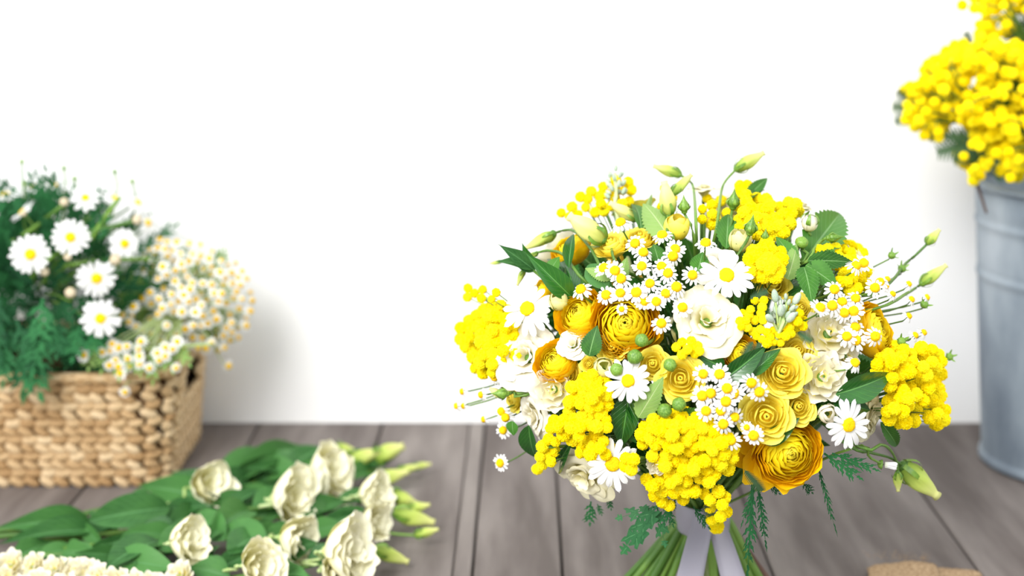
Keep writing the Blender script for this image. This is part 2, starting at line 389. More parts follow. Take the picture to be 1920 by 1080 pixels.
def roundbud_mesh():
    prof = [(0.3, -0.85), (0.75, -0.6), (0.98, -0.1), (0.95, 0.3), (0.72, 0.65), (0.40, 0.84), (0.12, 0.80)]
    g = lathe(prof, 20, lambda a, v: 1 + 0.08 * abs(math.sin(2.5 * a + 1.3 * v)))
    return mesh('round_bud', g[0], g[1], 'bud_green', g[2])
ROUNDBUD = roundbud_mesh()
def greybud_mesh():
    prof = [(0.25, -1.2), (0.5, -1.0), (0.68, -0.4), (0.66, 0.3), (0.48, 0.9), (0.2, 1.25), (0.05, 1.3)]
    g = lathe(prof, 10, lambda a, v: 1 + 0.08 * math.cos(4 * a)); return mesh('stock_bud', g[0], g[1], 'grey_bud', g[2])
GREYBUD = greybud_mesh()
PISTIL = DISC.copy(); PISTIL.materials.clear(); PISTIL.materials.append(M['disc'])

def leaf_mesh(name, mat, kind='ovate', serr=0.0, fold=0.12, arch=0.12, wave=0.0, nv=26, nu=8):
    def fn(u, v):
        if kind == 'ovate': wd = math.sin(PI * v ** 0.72) ** 0.85 * (1 - 0.25 * v)
        elif kind == 'lance': wd = 1.25 * math.sin(PI * v ** 0.78) * (1 - v) ** 0.4
        else: wd = math.sin(PI * v ** 0.9) ** 0.7
        if serr: wd *= 1 + serr * (1 if int(round(v * nv)) % 2 else -1) * (abs(u) > 0.95)
        z = fold * abs(u) * wd - arch * (2 * v - 0.8) ** 2 + wave * math.sin(v * 9) * u
        return (u * 0.5 * max(wd, 0.012), v, z)
    g = grid(nu, nv, fn); return mesh(name, g[0], g[1], mat, g[2])
LEAF = {'rose': leaf_mesh('rose_leaf', 'rose_leaf', 'ovate', 0.09, 0.10, 0.10), 'rose_back': leaf_mesh('rose_leaf', 'rose_leaf_back', 'ovate', 0.09, -0.08, 0.08),
        'camellia': leaf_mesh('camellia_leaf', 'camellia', 'ovate', 0.0, 0.22, 0.10), 'lis': leaf_mesh('lisianthus_leaf', 'lis_leaf', 'oval', 0, 0.14, 0.10, 0.03),
        'lance': leaf_mesh('lance_leaf', 'lis_leaf', 'lance', 0, 0.2, 0.12, 0.02), 'dark': leaf_mesh('dark_leaf', 'camellia', 'lance', 0, 0.2, 0.12, 0.02)}
def cut_leaf_mesh(seed, pairs=5, slim=1.0, droop=0.15, lobe=0.036, mat='fern'):
    """deeply cut, toothed leaf: midrib strip with lobes"""
    rd = random.Random(seed); b = MB()
    def zc(y): return -droop * y * y
    b.add(*grid(2, 10, lambda u, v: (u * 0.035 * (1.15 - v), v, zc(v) + 0.004)))
    for k in range(pairs * 2 + 1):
        end = k == pairs * 2
        y0 = 0.96 if end else 0.18 + 0.72 * (k // 2) / pairs + rd.uniform(-0.03, 0.03)
        sd = 1 if k % 2 else -1
        L = 0.22 if end else (0.42 - 0.30 * abs(y0 - 0.5)) * rd.uniform(0.85, 1.15) * slim
        ang = 0 if end else sd * R(rd.uniform(38, 58))
        dx, dy = math.sin(ang), math.cos(ang)
        def fn(u, v, L=L, y0=y0, dx=dx, dy=dy):
            wd = lobe * slim * (1.0 + 0.55 * math.sin(v * PI * 0.95)) * (1.02 - v ** 2)
            wd *= 1 + 0.55 * math.sin(v * 15 + u * 1.2)
            x = dx * L * v + dy * u * wd; y = y0 + dy * L * v - dx * u * wd
            return (x, y, zc(y) - 0.25 * (dx * L * v) ** 2 + 0.012 * abs(u))
        b.add(*grid(2, 8, fn))
    return b.mesh('cut_leaf', mat)
CUT = [cut_leaf_mesh(1), cut_leaf_mesh(2, 4, 1.15, 0.25), cut_leaf_mesh(5, 6, 0.85, 0.05)]
CUT_BROAD = [cut_leaf_mesh(21, 3, 1.2, 0.2, 0.10, 'cut_fresh'), cut_leaf_mesh(22, 2, 1.0, 0.1, 0.10, 'cut_fresh')]
CUT_PALE = []
for c_ in CUT:
    c2 = c_.copy(); c2.materials.clear(); c2.materials.append(M['rose_leaf_back']); CUT_PALE.append(c2)
CUT_LONG = cut_leaf_mesh(9, 7, 0.55, 0.1)
def feather_mesh(n=16, L=0.32, droop=0.15):
    b = MB(); b.add(*grid(2, 8, lambda u, v: (u * 0.012, v, -droop * v * v)))
    for k in range(n):
        y = 0.08 + 0.92 * k / n
        for sd in (-1, 1):
            l = L * math.sin(PI * (0.12 + 0.8 * k / n)) ** 0.6
            b.add(*grid(1, 3, lambda u, v: (sd * l * v, y + 0.12 * v * l * 3 + u * 0.030 * (1.1 - v), -droop * y * y + 0.03 * v)))
    return b.mesh('feather_leaf', 'feather')
FEATHER = feather_mesh()

def stem_mesh(b, M_inv, pts, r0, r1, n=10, sides=6):
    b.add(*tube([M_inv @ Vector(p) for p in pts], r0, r1, sides, n)); return b

# ------------------------------------------------------------------ setting: floor of planks, white wall
floor = obj('floor', mesh('floor_base', [(-1.6, -0.6, -0.05), (1.6, -0.6, -0.05), (1.6, 1.86, -0.05), (-1.6, 1.86, -0.05), (-1.6, -0.6, -0.014), (1.6, -0.6, -0.014), (1.6, 1.86, -0.014), (-1.6, 1.86, -0.014)],
        [(3, 2, 1, 0), (4, 5, 6, 7), (0, 1, 5, 4), (1, 2, 6, 5), (2, 3, 7, 6), (3, 0, 4, 7)], 'gap', smooth=False))
top(floor, 'grey brown weathered wooden plank floor', 'floor', kind='structure')
YW = at_z(900, 793, 0).y
VPX = (985 - 960) / F
def joint_x(px, py):
    p = at_z(px, py, 0); return p.x - VPX * (p.y - YW)       # x of the joint where it meets the wall
J = [joint_x(*q) for q in ((707, 828), (871, 880), (895, 963), (1050, 988), (1440, 1050), (1785, 1000))]
J = [J[0] - 0.165 * k for k in range(7, 0, -1)] + J + [J[-1] + 0.19 * k for k in range(1, 6)]
gaps = {J[8]: 0.0005}
for k in range(len(J) - 1):
    x0, x1 = J[k] + gaps.get(J[k], 0.0013), J[k + 1] - gaps.get(J[k + 1], 0.0013)
    y0, y1 = -0.55, YW + 0.02
    z = -0.0015 * random.random(); c = 0.0016
    def pt(x, y, zz): return (x + VPX * (y - YW), y, zz)
    V = [pt(x0, y0, -0.014), pt(x1, y0, -0.014), pt(x1, y1, -0.014), pt(x0, y1, -0.014), pt(x0, y0, z - c), pt(x1, y0, z - c), pt(x1, y1, z - c), pt(x0, y1, z - c),
         pt(x0 + c, y0, z), pt(x1 - c, y0, z), pt(x1 - c, y1, z), pt(x0 + c, y1, z)]
    Fc = [(0, 1, 5, 4), (1, 2, 6, 5), (2, 3, 7, 6), (3, 0, 4, 7), (4, 5, 9, 8), (5, 6, 10, 9), (6, 7, 11, 10), (7, 4, 8, 11), (8, 9, 10, 11)]
    obj('plank', mesh('plank', V, Fc, 'plank', smooth=False), floor)
def boxm(name, x0, x1, y0, y1, z0, z1, mat):
    return mesh(name, [(x0, y0, z0), (x1, y0, z0), (x1, y1, z0), (x0, y1, z0), (x0, y0, z1), (x1, y0, z1), (x1, y1, z1), (x0, y1, z1)],
                [(3, 2, 1, 0), (4, 5, 6, 7), (0, 1, 5, 4), (1, 2, 6, 5), (2, 3, 7, 6), (3, 0, 4, 7)], mat, smooth=False)
wall = obj('wall_back', boxm('wall_back', -1.6, 1.6, YW, YW + 0.06, 0.0, 2.2, 'wall'))
top(wall, 'plain bright white wall behind the flowers', 'wall', kind='structure')

# ------------------------------------------------------------------ the bouquet
BY = 1.25
BC = at_y(1312, 655, BY)                         # centre of the dome
BR = Vector((0.208, 0.185, 0.142))
BASE = Vector((BC.x, BY, 0))
NECK = at_y(1318, 965, BY)
bq = obj('bouquet', None, None, T(BASE)); bq.empty_display_size = 0.05
top(bq, 'round hand-tied bouquet of yellow and white flowers with grey ribbon, standing on plank floor', 'bouquet')
INVB = T(-BASE)
def place(px, py, lift=0.0):
    """point where the sight line meets the bouquet dome (or passes nearest to it)"""
    d = ray(px, py); s = 1 + lift
    o = Vector((CAM[i] - BC[i]) / (BR[i] * s) for i in range(3)) if False else Vector([(CAM[i] - BC[i]) / (BR[i] * s) for i in range(3)])
    e = Vector([d[i] / (BR[i] * s) for i in range(3)])
    A = e.dot(e); B = o.dot(e); C = o.dot(o) - 1
    disc = B * B - A * C
    t = (-B - math.sqrt(disc)) / A if disc > 0 else -B / A
    return CAM + d * t
def normal(P): return Vector([(P[i] - BC[i]) / BR[i] ** 2 for i in range(3)]).normalized()
def facing(P, w=0.45, extra=(0, 0, 0)):
    return (normal(P) * (1 - w) + (CAM - P).normalized() * w + Vector(extra)).normalized()
rb = random.Random(5)
def stem_path(P, n, r):
    """from a flower head down into the tied neck"""
    back = P - n * r
    mid = back.lerp(NECK, 0.5) + Vector((0, 0, 0.01)) + (back - BC) * 0.06
    nk = NECK + Vector((rb.uniform(-0.014, 0.014), rb.uniform(-0.014, 0.014), rb.uniform(0, 0.02)))
    return [P - n * r * 0.35, back - n * 0.012, mid, nk]
def head(name, P, z, s, roll, label, srad=0.0016, calyx=0.25, stem=True, smat='stem', path=None):
    """a flower's own stem and calyx as its main mesh; returns the object (unit space = flower radius)"""
    mt = frame(P, z, roll, s); inv = mt.inverted()
    b = MB()
    if calyx: b.add(*lathe([(0.06, -0.9 * calyx - 0.1), (calyx * 0.75, -0.55 * calyx - 0.1), (calyx, -0.08), (calyx * 0.7, 0.0)], 10))
    if path is None: path = stem_path(P, z, s)
    if stem: stem_mesh(b, inv, path, srad / s, srad * 1.15 / s)
    return obj(name, b.mesh(name, smat), bq, INVB @ mt, label)
def petals(o, kind, sub='petal', jit=0.05, rd=rb):
    for me, a in KIND[kind]:
        m = Matrix.Rotation(a + rd.uniform(-jit, jit) * 2, 4, 'Z') @ Matrix.Rotation(rd.uniform(-jit, jit), 4, 'Y') @ Matrix.Scale(rd.uniform(0.97, 1.04), 4)
        obj(sub, me, o, m)

# --- gold ranunculus
for px, py, r, lift, wv, ex, lab in [
        (1172, 606, 62, 0.02, 0.6, (0.05, 0, 0), 'large golden ranunculus with tightly layered petals'),
        (1086, 588, 50, -0.02, 0.3, (-0.25, 0, 0.25), 'golden ranunculus turned half away'),
        (1040, 676, 42, 0.0, 0.3, (-0.1, 0, 0.5), 'golden ranunculus tucked behind a small white rose'),
        (1480, 850, 64, 0.02, 0.55, (0.12, 0, 0.05), 'largest golden ranunculus with loose outer petals at the lower edge'),
        (1644, 618, 52, -0.03, 0.15, (0.45, 0.1, 0.1), 'golden ranunculus seen from the side'),
        (1068, 462, 40, -0.03, 0.05, (-0.25, 0, 0.3), 'orange ranunculus seen from behind its leaves'),
        (1388, 662, 34, -0.03, 0.45, (0, 0, 0.1), 'yellow ranunculus half hidden behind a dark leaf'),
        (1012, 545, 26, -0.10, 0.2, (-0.4, 0, 0.2), 'orange ranunculus peeping out above a daisy')]:
    P = place(px, py, lift); z = facing(P, wv, ex); s = r * mpp(P)
    o = head('ranunculus', P - z * s * 0.25, z, s, 0.0 if r in (62, 64) else rb.uniform(0, 6), lab, 0.0022)
    petals(o, 'ranunculus')
    if r == 64:                                   # loose guard petals hanging off to one side
        for a, tl, sc in ((165, 0.35, 1.32), (190, 0.5, 1.42), (215, 0.35, 1.36), (240, 0.4, 1.25), (265, 0.2, 1.12)):
            obj('petal', GUARD, o, T((0, 0, -0.05)) @ Matrix.Rotation(R(a), 4, 'Z') @ Matrix.Rotation(tl, 4, 'Y') @ Matrix.Scale(sc, 4))
    if r == 62:
        for a, tl in ((-0.3, 0.8), (-0.9, 0.6), (2.2, 0.4)):
            obj('petal', KIND['ranunculus'][-1][0], o, T((0, 0, -0.1)) @ Matrix.Rotation(a, 4, 'Z') @ Matrix.Rotation(tl * 0.5, 4, 'Y') @ Matrix.Scale(1.08, 4))

# --- yellow spray roses
for px, py, r, lift, wv, ex, lab in [
        (1276, 710, 40, 0.03, 0.6, (-0.05, 0, 0.1), 'open yellow spray rose with ruffled outer petals'),
        (1224, 682, 30, 0.02, 0.6, (0, 0, 0.1), 'small yellow spray rose beside a green bud'),
        (1148, 650, 27, 0.0, 0.5, (-0.1, 0, 0.2), 'small yellow spray rose under the big ranunculus'),
        (1104, 683, 16, 0.0, 0.5, (0, 0, 0.1), 'tiny yellow spray rose'),
        (1062, 704, 28, -0.02, 0.5, (0.1, 0, 0), 'yellow spray rose behind a small white rose'),
        (1468, 697, 44, 0.02, 0.55, (0, 0, 0.25), 'wide open pale yellow spray rose'),
        (1437, 780, 46, 0.04, 0.6, (-0.05, 0, 0.1), 'pale yellow spray rose above the largest ranunculus'),
        (1497, 762, 33, 0.0, 0.5, (0.1, 0, 0.15), 'yellow spray rose turned to the right'),
        (1495, 658, 34, -0.04, 0.4, (0, 0, 0.3), 'yellow spray rose next to an ivory double flower'),
        (1146, 457, 36, -0.02, 0.1, (-0.2, 0, 0.35), 'open yellow rose on the upper edge'),
        (1200, 444, 32, -0.02, 0.2, (0.05, 0, 0.35), 'cupped yellow rose on the upper edge'),
        (1450, 533, 30, -0.06, 0.4, (0, 0, 0.2), 'yellow rose below the mimosa tuft'),
        (1502, 578, 27, -0.08, 0.4, (0.1, 0, 0.1), 'yellow rose behind the grey stock buds'),
        (960, 748, 24, -0.06, 0.2, (-0.4, 0, 0.1), 'yellow rose on the outer edge behind a green bud')]:
    P = place(px, py, lift); z = facing(P, wv, ex); s = r * mpp(P)
    o = head('spray_rose', P - z * s * 0.3, z, s, rb.uniform(0, 6), lab, 0.0015)
    petals(o, 'rose')

# --- cream lisianthus and white doubles
for px, py, r, lift, wv, ex, kind, lab in [
        (1326, 598, 64, 0.02, 0.55, (0.1, 0, 0.25), 'lisianthus', 'large open cream lisianthus with ruffled petals'),
        (1336, 498, 42, -0.03, 0.4, (-0.2, 0, 0.3), 'white_lisianthus', 'white lisianthus behind a big daisy'),
        (983, 668, 60, -0.02, 0.4, (-0.05, 0, 0.15), 'white_lisianthus', 'large white lisianthus on the outer edge'),
        (1036, 730, 39, 0.03, 0.55, (0, 0, 0.1), 'double', 'small white rose with rolled centre'),
        (1075, 645, 32, 0.0, 0.2, (0, 0, 0.6), 'white_lisianthus', 'upright white lisianthus between two ranunculus'),
        (1000, 780, 46, -0.02, 0.05, (-0.9, -0.2, -0.1), 'white_lisianthus', 'white lisianthus seen from the side with its green calyx'),
        (1092, 893, 60, 0.0, 0.35, (-0.2, 0, -0.15), 'lisianthus', 'ruffled cream lisianthus at the lower edge'),
        (1556, 622, 48, 0.0, 0.5, (0.0, 0, 0.2), 'double', 'ivory double flower with golden heart'),
        (1544, 706, 45, 0.02, 0.5, (0.0, 0, 0.1), 'double', 'round white double flower beside yellow roses'),
        (1590, 668, 24, -0.03, 0.4, (0.2, 0, 0.0), 'double', 'small white double flower above a glossy leaf'),
        (1634, 780, 48, -0.05, 0.15, (0.7, 0, 0.0), 'lisianthus', 'cream lisianthus seen from the side behind a daisy'),
        (1320, 352, 28, 0.0, 0.1, (0, 0, 0.8), 'lisianthus', 'cream lisianthus standing high on its stem'),
        (1500, 385, 26, -0.02, 0.1, (0.2, 0.3, 0.5), 'lisianthus', 'cream lisianthus at the back of the upper edge'),
        (1610, 482, 34, -0.04, 0.1, (0.4, 0.3, 0.3), 'lisianthus', 'cream lisianthus at the back behind chamomile'),
        (1345, 655, 26, -0.04, 0.3, (0.1, 0, -0.2), 'lisianthus', 'folded cream lisianthus under the large one'),
        (1233, 872, 20, 0.06, 0.5, (0, 0, -0.1), 'double', 'small white flower caught among mimosa')]:
    P = place(px, py, lift); z = facing(P, wv, ex); s = r * mpp(P)
    o = head('double_flower' if kind == 'double' else 'lisianthus', P - z * s * 0.2, z, s, rb.uniform(0, 6), lab, 0.0018, 0.22)
    petals(o, kind, jit=0.07)
    if kind != 'double':
        obj('pistil', PISTIL, o, T((0, 0, -0.35)) @ Matrix.Diagonal((0.05, 0.05, 0.28, 1)))

# --- closed yellow / ivory roses
for px, py, r, lift, z, mat, lab in [
        (1268, 428, 25, 0.0, (0.02, -0.3, 1), 'closed_rose', 'closed bright yellow rose bud on the upper edge'),
        (1388, 452, 22, 0.02, (0.08, -0.3, 1), 'closed_rose', 'pale closed yellow rose bud'),
        (1552, 776, 19, 0.04, (-0.1, -0.9, 0.3), 'closed_rose', 'round ivory bud beside a daisy'),
        (1132, 690, 20, 0.02, (0, -0.8, 0.6), 'closed_rose', 'pale greenish yellow bud'),
        (1048, 565, 20, 0.0, (-0.2, -0.5, 0.7), 'closed_rose', 'pale yellow bud beside a daisy')]:
    P = place(px, py, lift); z = Vector(z).normalized(); s = r * mpp(P) * 1.15
    o = head('rose_bud', P - z * s * 0.4, z, s, rb.uniform(0, 6), lab, 0.0015)
    petals(o, 'closed_rose')
    if r in (19,):
        for c in o.children:
            c.data = c.data.copy(); c.data.materials.clear(); c.data.materials.append(M['ivory'])
    elif r in (22, 20):
        for c in o.children:
            c.data = c.data.copy(); c.data.materials.clear(); c.data.materials.append(M['pale_yellow'])
    obj('sepals', SEP_OPEN, o, T((0, 0, -0.05)) @ Matrix.Scale(0.75, 4))

# --- marguerite daisies
def daisy(parent_head, n, rd, disc_r=0.25):
    for i in range(n):
        m = Matrix.Rotation(2 * PI * i / n + rd.uniform(-0.08, 0.08), 4, 'Z') @ Matrix.Rotation(rd.uniform(-0.14, 0.10), 4, 'Y') @ Matrix.Scale(rd.uniform(0.92, 1.04), 4)
        m = T((0, 0, 0.012 * (i % 3))) @ m
        obj('petal', DAISY_PETALS[rd.randrange(4)], parent_head, m)
    obj('disc', DISC, parent_head, T((0, 0, 0.06)) @ Matrix.Diagonal((disc_r, disc_r, disc_r * 0.8, 1)))
for px, py, r, lift, wv, ex, lab in [
        (1362, 517, 55, 0.10, 0.6, (0.1, 0, 0.15), 'big white daisy above the cream lisianthus'),
        (989, 579, 54, 0.06, 0.6, (-0.05, 0, 0.1), 'big white daisy on the outer edge over mimosa'),
        (1178, 714, 48, 0.10, 0.7, (0, 0, 0), 'big white daisy in the middle under the ranunculus'),
        (1149, 869, 55, 0.10, 0.7, (0, 0, 0), 'big white daisy at the lower edge on cream lisianthus'),
        (1590, 796, 52, 0.10, 0.4, (0.25, 0, 0.05), 'big white daisy beside the largest ranunculus')]:
    P = place(px, py, lift); z = facing(P, wv, ex); s = r * mpp(P)
    o = head('marguerite_daisy', P, z, s, rb.uniform(0, 6), lab, 0.0013, 0.2)
    daisy(o, 17, rb)

# --- chamomile
CH = [(1191, 457), (1206, 474), (1203, 500), (1153, 508), (1133, 504, 's'), (1164, 523), (1242, 442, 's'), (1266, 468), (1261, 481), (1241, 500), (1252, 513), (1298, 516),
      (1219, 532), (1268, 539), (1163, 550), (1137, 554), (1209, 565), (1230, 566), (1248, 551), (1193, 549), (1279, 577), (1240, 607), (1323, 457, 's'), (1166, 580, 't'), (1164, 419, 's'), (1090, 544, 's'),
      (1564, 543), (1579, 566), (1560, 574), (1604, 560), (1600, 584), (1582, 587), (1603, 614), (1588, 631), (1605, 638), (1640, 631), (1537, 578, 's'), (1602, 681, 's'),
      (1318, 701), (1349, 702, 's'), (1333, 738), (1376, 737), (1316, 742), (1361, 753), (1323, 771), (1351, 770), (1377, 782), (1356, 795), (1371, 826), (1408, 718), (1423, 735), (1413, 816), (1400, 801, 't'), (1363, 728),
      (928, 707), (948, 783), (941, 771), (944, 807), (908, 786, 's'), (868, 734, 's'), (857, 761, 's'), (870, 761, 's'), (903, 740, 's'), (939, 868),
      (1650, 529), (1663, 524, 's'), (1660, 537, 's'), (1673, 552, 's'), (1703, 533, 's'), (1737, 558, 's'), (1708, 562, 's'), (1733, 571, 'b'), (1703, 593, 's'), (1672, 479, 'b'), (1691, 504, 'b'),
      (1619, 494), (1604, 499, 's'), (1715, 629, 's'), (1731, 624, 's'), (1780, 669, 'b'), (1640, 540), (1690, 640, 'b')]
for q in CH:
    px, py = q[:2]; mode = q[2] if len(q) > 2 else ''
    out = px < 960 or px > 1640
    P = place(px, py, (0.02 if out else 0.10) + rb.uniform(-0.02, 0.03))
    ex = (rb.uniform(-0.3, 0.3), 0, rb.uniform(-0.1, 0.35))
    if mode == 's': ex = ((px - 1310) / 450 * 0.9 + rb.uniform(-0.2, 0.2), 0, 0.7 if py < 700 else 0.1)
    z = facing(P, 0.55 if mode != 's' else 0.25, ex)
    r = (21 if not out else 18) * (0.75 if mode == 's' and out else 1) * (0.6 if mode == 't' else 1)
    s = r * mpp(P) * rb.uniform(0.93, 1.05)
    tgt = P - z * 0.03 + (BC - P).normalized() * 0.05
    path = [P, P - z * 0.012, tgt, tgt.lerp(NECK, 0.5), NECK + Vector((rb.uniform(-0.012, 0.012), rb.uniform(-0.012, 0.012), 0.012))]
    lab = 'small white chamomile flower with domed yellow centre' if mode != 'b' else 'faded green chamomile head without petals'
    o = head('chamomile', P, z, s, rb.uniform(0, 6), lab, 0.0007, 0.3, path=path)
    if mode == 'b':
        obj('seed_head', ROUNDBUD, o, Matrix.Scale(0.42, 4)); obj('bracts', SEP_OPEN, o, Matrix.Scale(0.6, 4))
    else:
        obj('petals', CHAM[2] if (mode == 's' and out) else rb.choice(CHAM), o)
        obj('disc', DISC_HIGH, o, T((0, 0, 0.08)) @ Matrix.Scale(0.44, 4))

# --- mimosa sprigs: scattered pompoms on branching stalks
def scatter(ells, n, r, rd, k=1.25):
    pts = []; tries = 0
    W = [e[2] * e[3] for e in ells]
    while len(pts) < n and tries < n * 60:
        tries += 1
        cx, cy, rx, ry = rd.choices(ells, W)[0]
        a = rd.uniform(0, 2 * PI); q = math.sqrt(rd.random())
        x, y = cx + rx * q * math.cos(a), cy + ry * q * math.sin(a)
        if all((x - u) ** 2 + (y - v) ** 2 > (k * r) ** 2 for u, v, _ in pts): pts.append((x, y, 1 - q))
    return pts
def sprig(ells, n, r, lift, lab, k=1.25, dome=0.08, feathers=()):
    pts = scatter(ells, n, r, rb, k)
    Ps = [place(x, y, lift + dome * c + rb.uniform(-0.04, 0.04)) for x, y, c in pts]
    cen = sum(Ps, Vector()) / len(Ps)
    root = cen.lerp(NECK, 0.25) + (BC - cen) * 0.15
    b = MB(); b.add(*tube([cen, root, root.lerp(NECK, 0.6), NECK], 0.0012, 0.0018))
    for P in Ps:
        b.add(*tube([P, P.lerp(root, 0.3) + Vector((0, 0, 0.002)), P.lerp(root, 0.75)], 0.0004, 0.0007, 4, 4))
    b.v = [v - cen for v in b.v]
    o = obj('mimosa_sprig', b.mesh('mimosa_stalk', 'stem'), bq, T(cen - BASE), lab)
    for P in Ps:
        s = r * mpp(P) * rb.uniform(0.86, 1.1)
        obj('pompom', rb.choice(POM), o, T(P - cen) @ Matrix.Rotation(rb.uniform(0, 6), 4, (rb.random(), rb.random(), 1)) @ Matrix.Scale(s, 4))
    for x0, y0, x1, y1, wd in feathers:
        A, B = place(x0, y0, lift), place(x1, y1, lift + 0.02)
        leaf_at(o, 'feather_leaf', FEATHER, A, B, wd * 1.5, base=cen)
    return o
def leaf_at(parent, name, me, A, B, wpx, base=None, up=None, label=None, roll=0.0):
    base = BASE if base is None else base
    y = B - A; L = y.length; y.normalize()
    nrm = Vector(up) if up is not None else facing(A.lerp(B, 0.5), 0.5)
    x = y.cross(nrm).normalized(); z = x.cross(y)
    if roll:
        q = Matrix.Rotation(roll, 3, y); x = q @ x; z = q @ z
    W = wpx * mpp(A)
    sx = W / 0.85
    m = Matrix(((x.x * sx, y.x * L, z.x * L * 0.6, A.x - base.x), (x.y * sx, y.y * L, z.y * L * 0.6, A.y - base.y), (x.z * sx, y.z * L, z.z * L * 0.6, A.z - base.z), (0, 0, 0, 1)))
    return obj(name, me, parent, m, label)
sprig([(1434, 490, 34, 34)], 20, 14, 0.06, 'tight fluffy tuft of mimosa pompoms near the top', 0.95, 0.12)
sprig([(1415, 405, 34, 40), (1400, 360, 16, 18), (1462, 420, 26, 22), (1480, 390, 20, 14)], 36, 12, 0.0, 'mimosa sprig at the upper back edge', 1.05)
sprig([(1272, 822, 72, 48), (1330, 850, 48, 42), (1290, 895, 62, 42), (1345, 950, 18, 38), (1250, 930, 26, 20), (1225, 905, 14, 24)], 82, 13, 0.05, 'large hanging mimosa sprig at the lower front', 1.1, 0.08, [(1320, 945, 1345, 985, 26), (1395, 880, 1432, 925, 22)])
sprig([(1180, 868, 10, 14)], 5, 12, 0.16, 'little mimosa tip lying over a daisy', 1.0)
sprig([(1108, 745, 44, 42), (1095, 800, 48, 36), (1120, 840, 34, 24)], 46, 12.5, 0.05, 'mimosa sprig beside the ruffled cream lisianthus', 1.15, 0.08)
sprig([(1040, 800, 16, 12), (1030, 835, 16, 14), (1020, 862, 14, 12), (1012, 877, 5, 5)], 13, 11, 0.04, 'trailing mimosa tip on the lower edge', 1.2)
sprig([(1685, 690, 42, 40), (1725, 690, 46, 40), (1715, 745, 50, 34), (1690, 770, 34, 28), (1752, 775, 22, 22)], 72, 13, 0.0, 'broad mimosa sprig on the outer edge beside a glossy leaf', 1.05, 0.10)
sprig([(925, 610, 48, 40), (895, 630, 40, 28), (935, 650, 36, 40), (905, 670, 26, 14)], 52, 13, -0.02, 'broad mimosa sprig on the outer edge under a daisy', 1.05, 0.08)
sprig([(880, 548, 14, 16), (910, 556, 26, 14), (932, 548, 8, 8)], 8, 8.5, 0.02, 'thin mimosa tip reaching outwards', 1.6)
sprig([(915, 688, 26, 16)], 9, 11, -0.03, 'small mimosa tip under the outer sprig', 1.2)
sprig([(1130, 375, 45, 26), (1165, 365, 26, 32), (1070, 400, 20, 14)], 24, 10, -0.03, 'sparse mimosa sprig at the upper back', 1.4)
sprig([(1410, 600, 24, 26), (1425, 570, 14, 10)], 15, 8.5, 0.02, 'small mimosa sprig beside the cream lisianthus', 1.3, 0.05, [(1412, 640, 1395, 668, 20), (1405, 560, 1440, 545, 20), (1430, 572, 1445, 590, 18)])
sprig([(1492, 598, 18, 22), (1445, 635, 30, 14), (1470, 622, 22, 12)], 22, 8.5, 0.0, 'small mimosa sprig behind the grey stock buds', 1.2, 0.05, [(1495, 622, 1522, 640, 20), (1425, 640, 1405, 690, 22)])
sprig([(1290, 652, 24, 16)], 12, 9, 0.02, 'small mimosa sprig above an open yellow rose', 1.2)
sprig([(1580, 478, 40, 22), (1600, 520, 30, 26), (1550, 470, 18, 12)], 34, 12, -0.05, 'mimosa sprig at the back behind rose leaves', 1.05)
sprig([(1340, 395, 30, 30), (1250, 370, 26, 22)], 12, 10, -0.08, 'mimosa sprig deep in the upper edge', 1.4)

# --- buds of lisianthus on arching stalks: base px, tip px, stalk px..., radius, mesh
def lbud(bx, by, tx, ty, stalk, fat=1.0, me=LISBUD, lift=0.03, lab='pale green lisianthus bud on an arching stalk', dy=0.0):
    A = place(bx, by, lift); B = place(tx, ty, lift); B.y = A.y + dy
    B = at_y(tx, ty, A.y + dy)
    L = (B - A).length; z = (B - A).normalized()
    mt = frame(A, z, rb.uniform(0, 6), L); inv = mt.inverted()
    pts = [A + z * L * 0.03] + [place(x, y, lift - 0.03) for x, y in stalk]
    pts += [pts[-1].lerp(BC, 0.5), NECK + Vector((0, 0, 0.02))]
    b = MB(); stem_mesh(b, inv, pts, 0.0011 / L, 0.0016 / L, 18)
    b.add(*lathe([(0.03, -0.06), (0.10, -0.02), (0.13, 0.05), (0.10, 0.08)], 8))
    o = obj('lisianthus_bud', b.mesh('bud_stalk', 'stem'), bq, INVB @ mt, lab)
    obj('bud', me, o, Matrix.Diagonal((fat, fat, 1, 1))); obj('sepals', SEP_BUD, o, Matrix.Diagonal((fat * 0.9, fat * 0.9, 1, 1)))
    return o
lbud(1379, 318, 1433, 286, [(1360, 340), (1352, 362), (1345, 420)], 1.15, lab='pale lisianthus bud rising above the top edge')
lbud(1276, 328, 1225, 311, [(1290, 338), (1300, 352), (1305, 420)], 1.1, lab='lisianthus bud nodding sideways at the top')
lbud(1261, 364, 1297, 327, [(1250, 385), (1248, 400), (1255, 450)], 1.15, lab='lisianthus bud leaning over a leaf at the top')
lbud(1257, 404, 1245, 340, [(1260, 420), (1265, 460)], 1.35, CREAMBUD, 0.0, 'upright pale yellow lisianthus bud')
lbud(1738, 458, 1762, 430, [(1715, 480), (1697, 495), (1640, 550)], 1.5, lab='small lisianthus bud on a long thin stalk')
lbud(1727, 533, 1775, 497, [(1715, 541), (1700, 550), (1640, 580)], 1.1, lab='larger lisianthus bud on a long thin stalk')
lbud(1040, 437, 984, 466, [(1056, 432), (1078, 434), (1110, 470), (1140, 520)], 1.0, lab='drooping lisianthus bud on the upper outer edge')
lbud(1133, 452, 1066, 404, [(1145, 462), (1160, 500)], 1.4, CREAMBUD, 0.0, 'long pale yellow lisianthus bud')
lbud(1192, 412, 1143, 380, [(1200, 425), (1205, 460)], 1.1, CREAMBUD, -0.04, 'pale yellow lisianthus bud behind a leaf')
lbud(1690, 871, 1758, 931, [(1668, 858), (1630, 848), (1590, 835)], 1.25, lab='large lisianthus bud hanging out over the floor', lift=0.08)
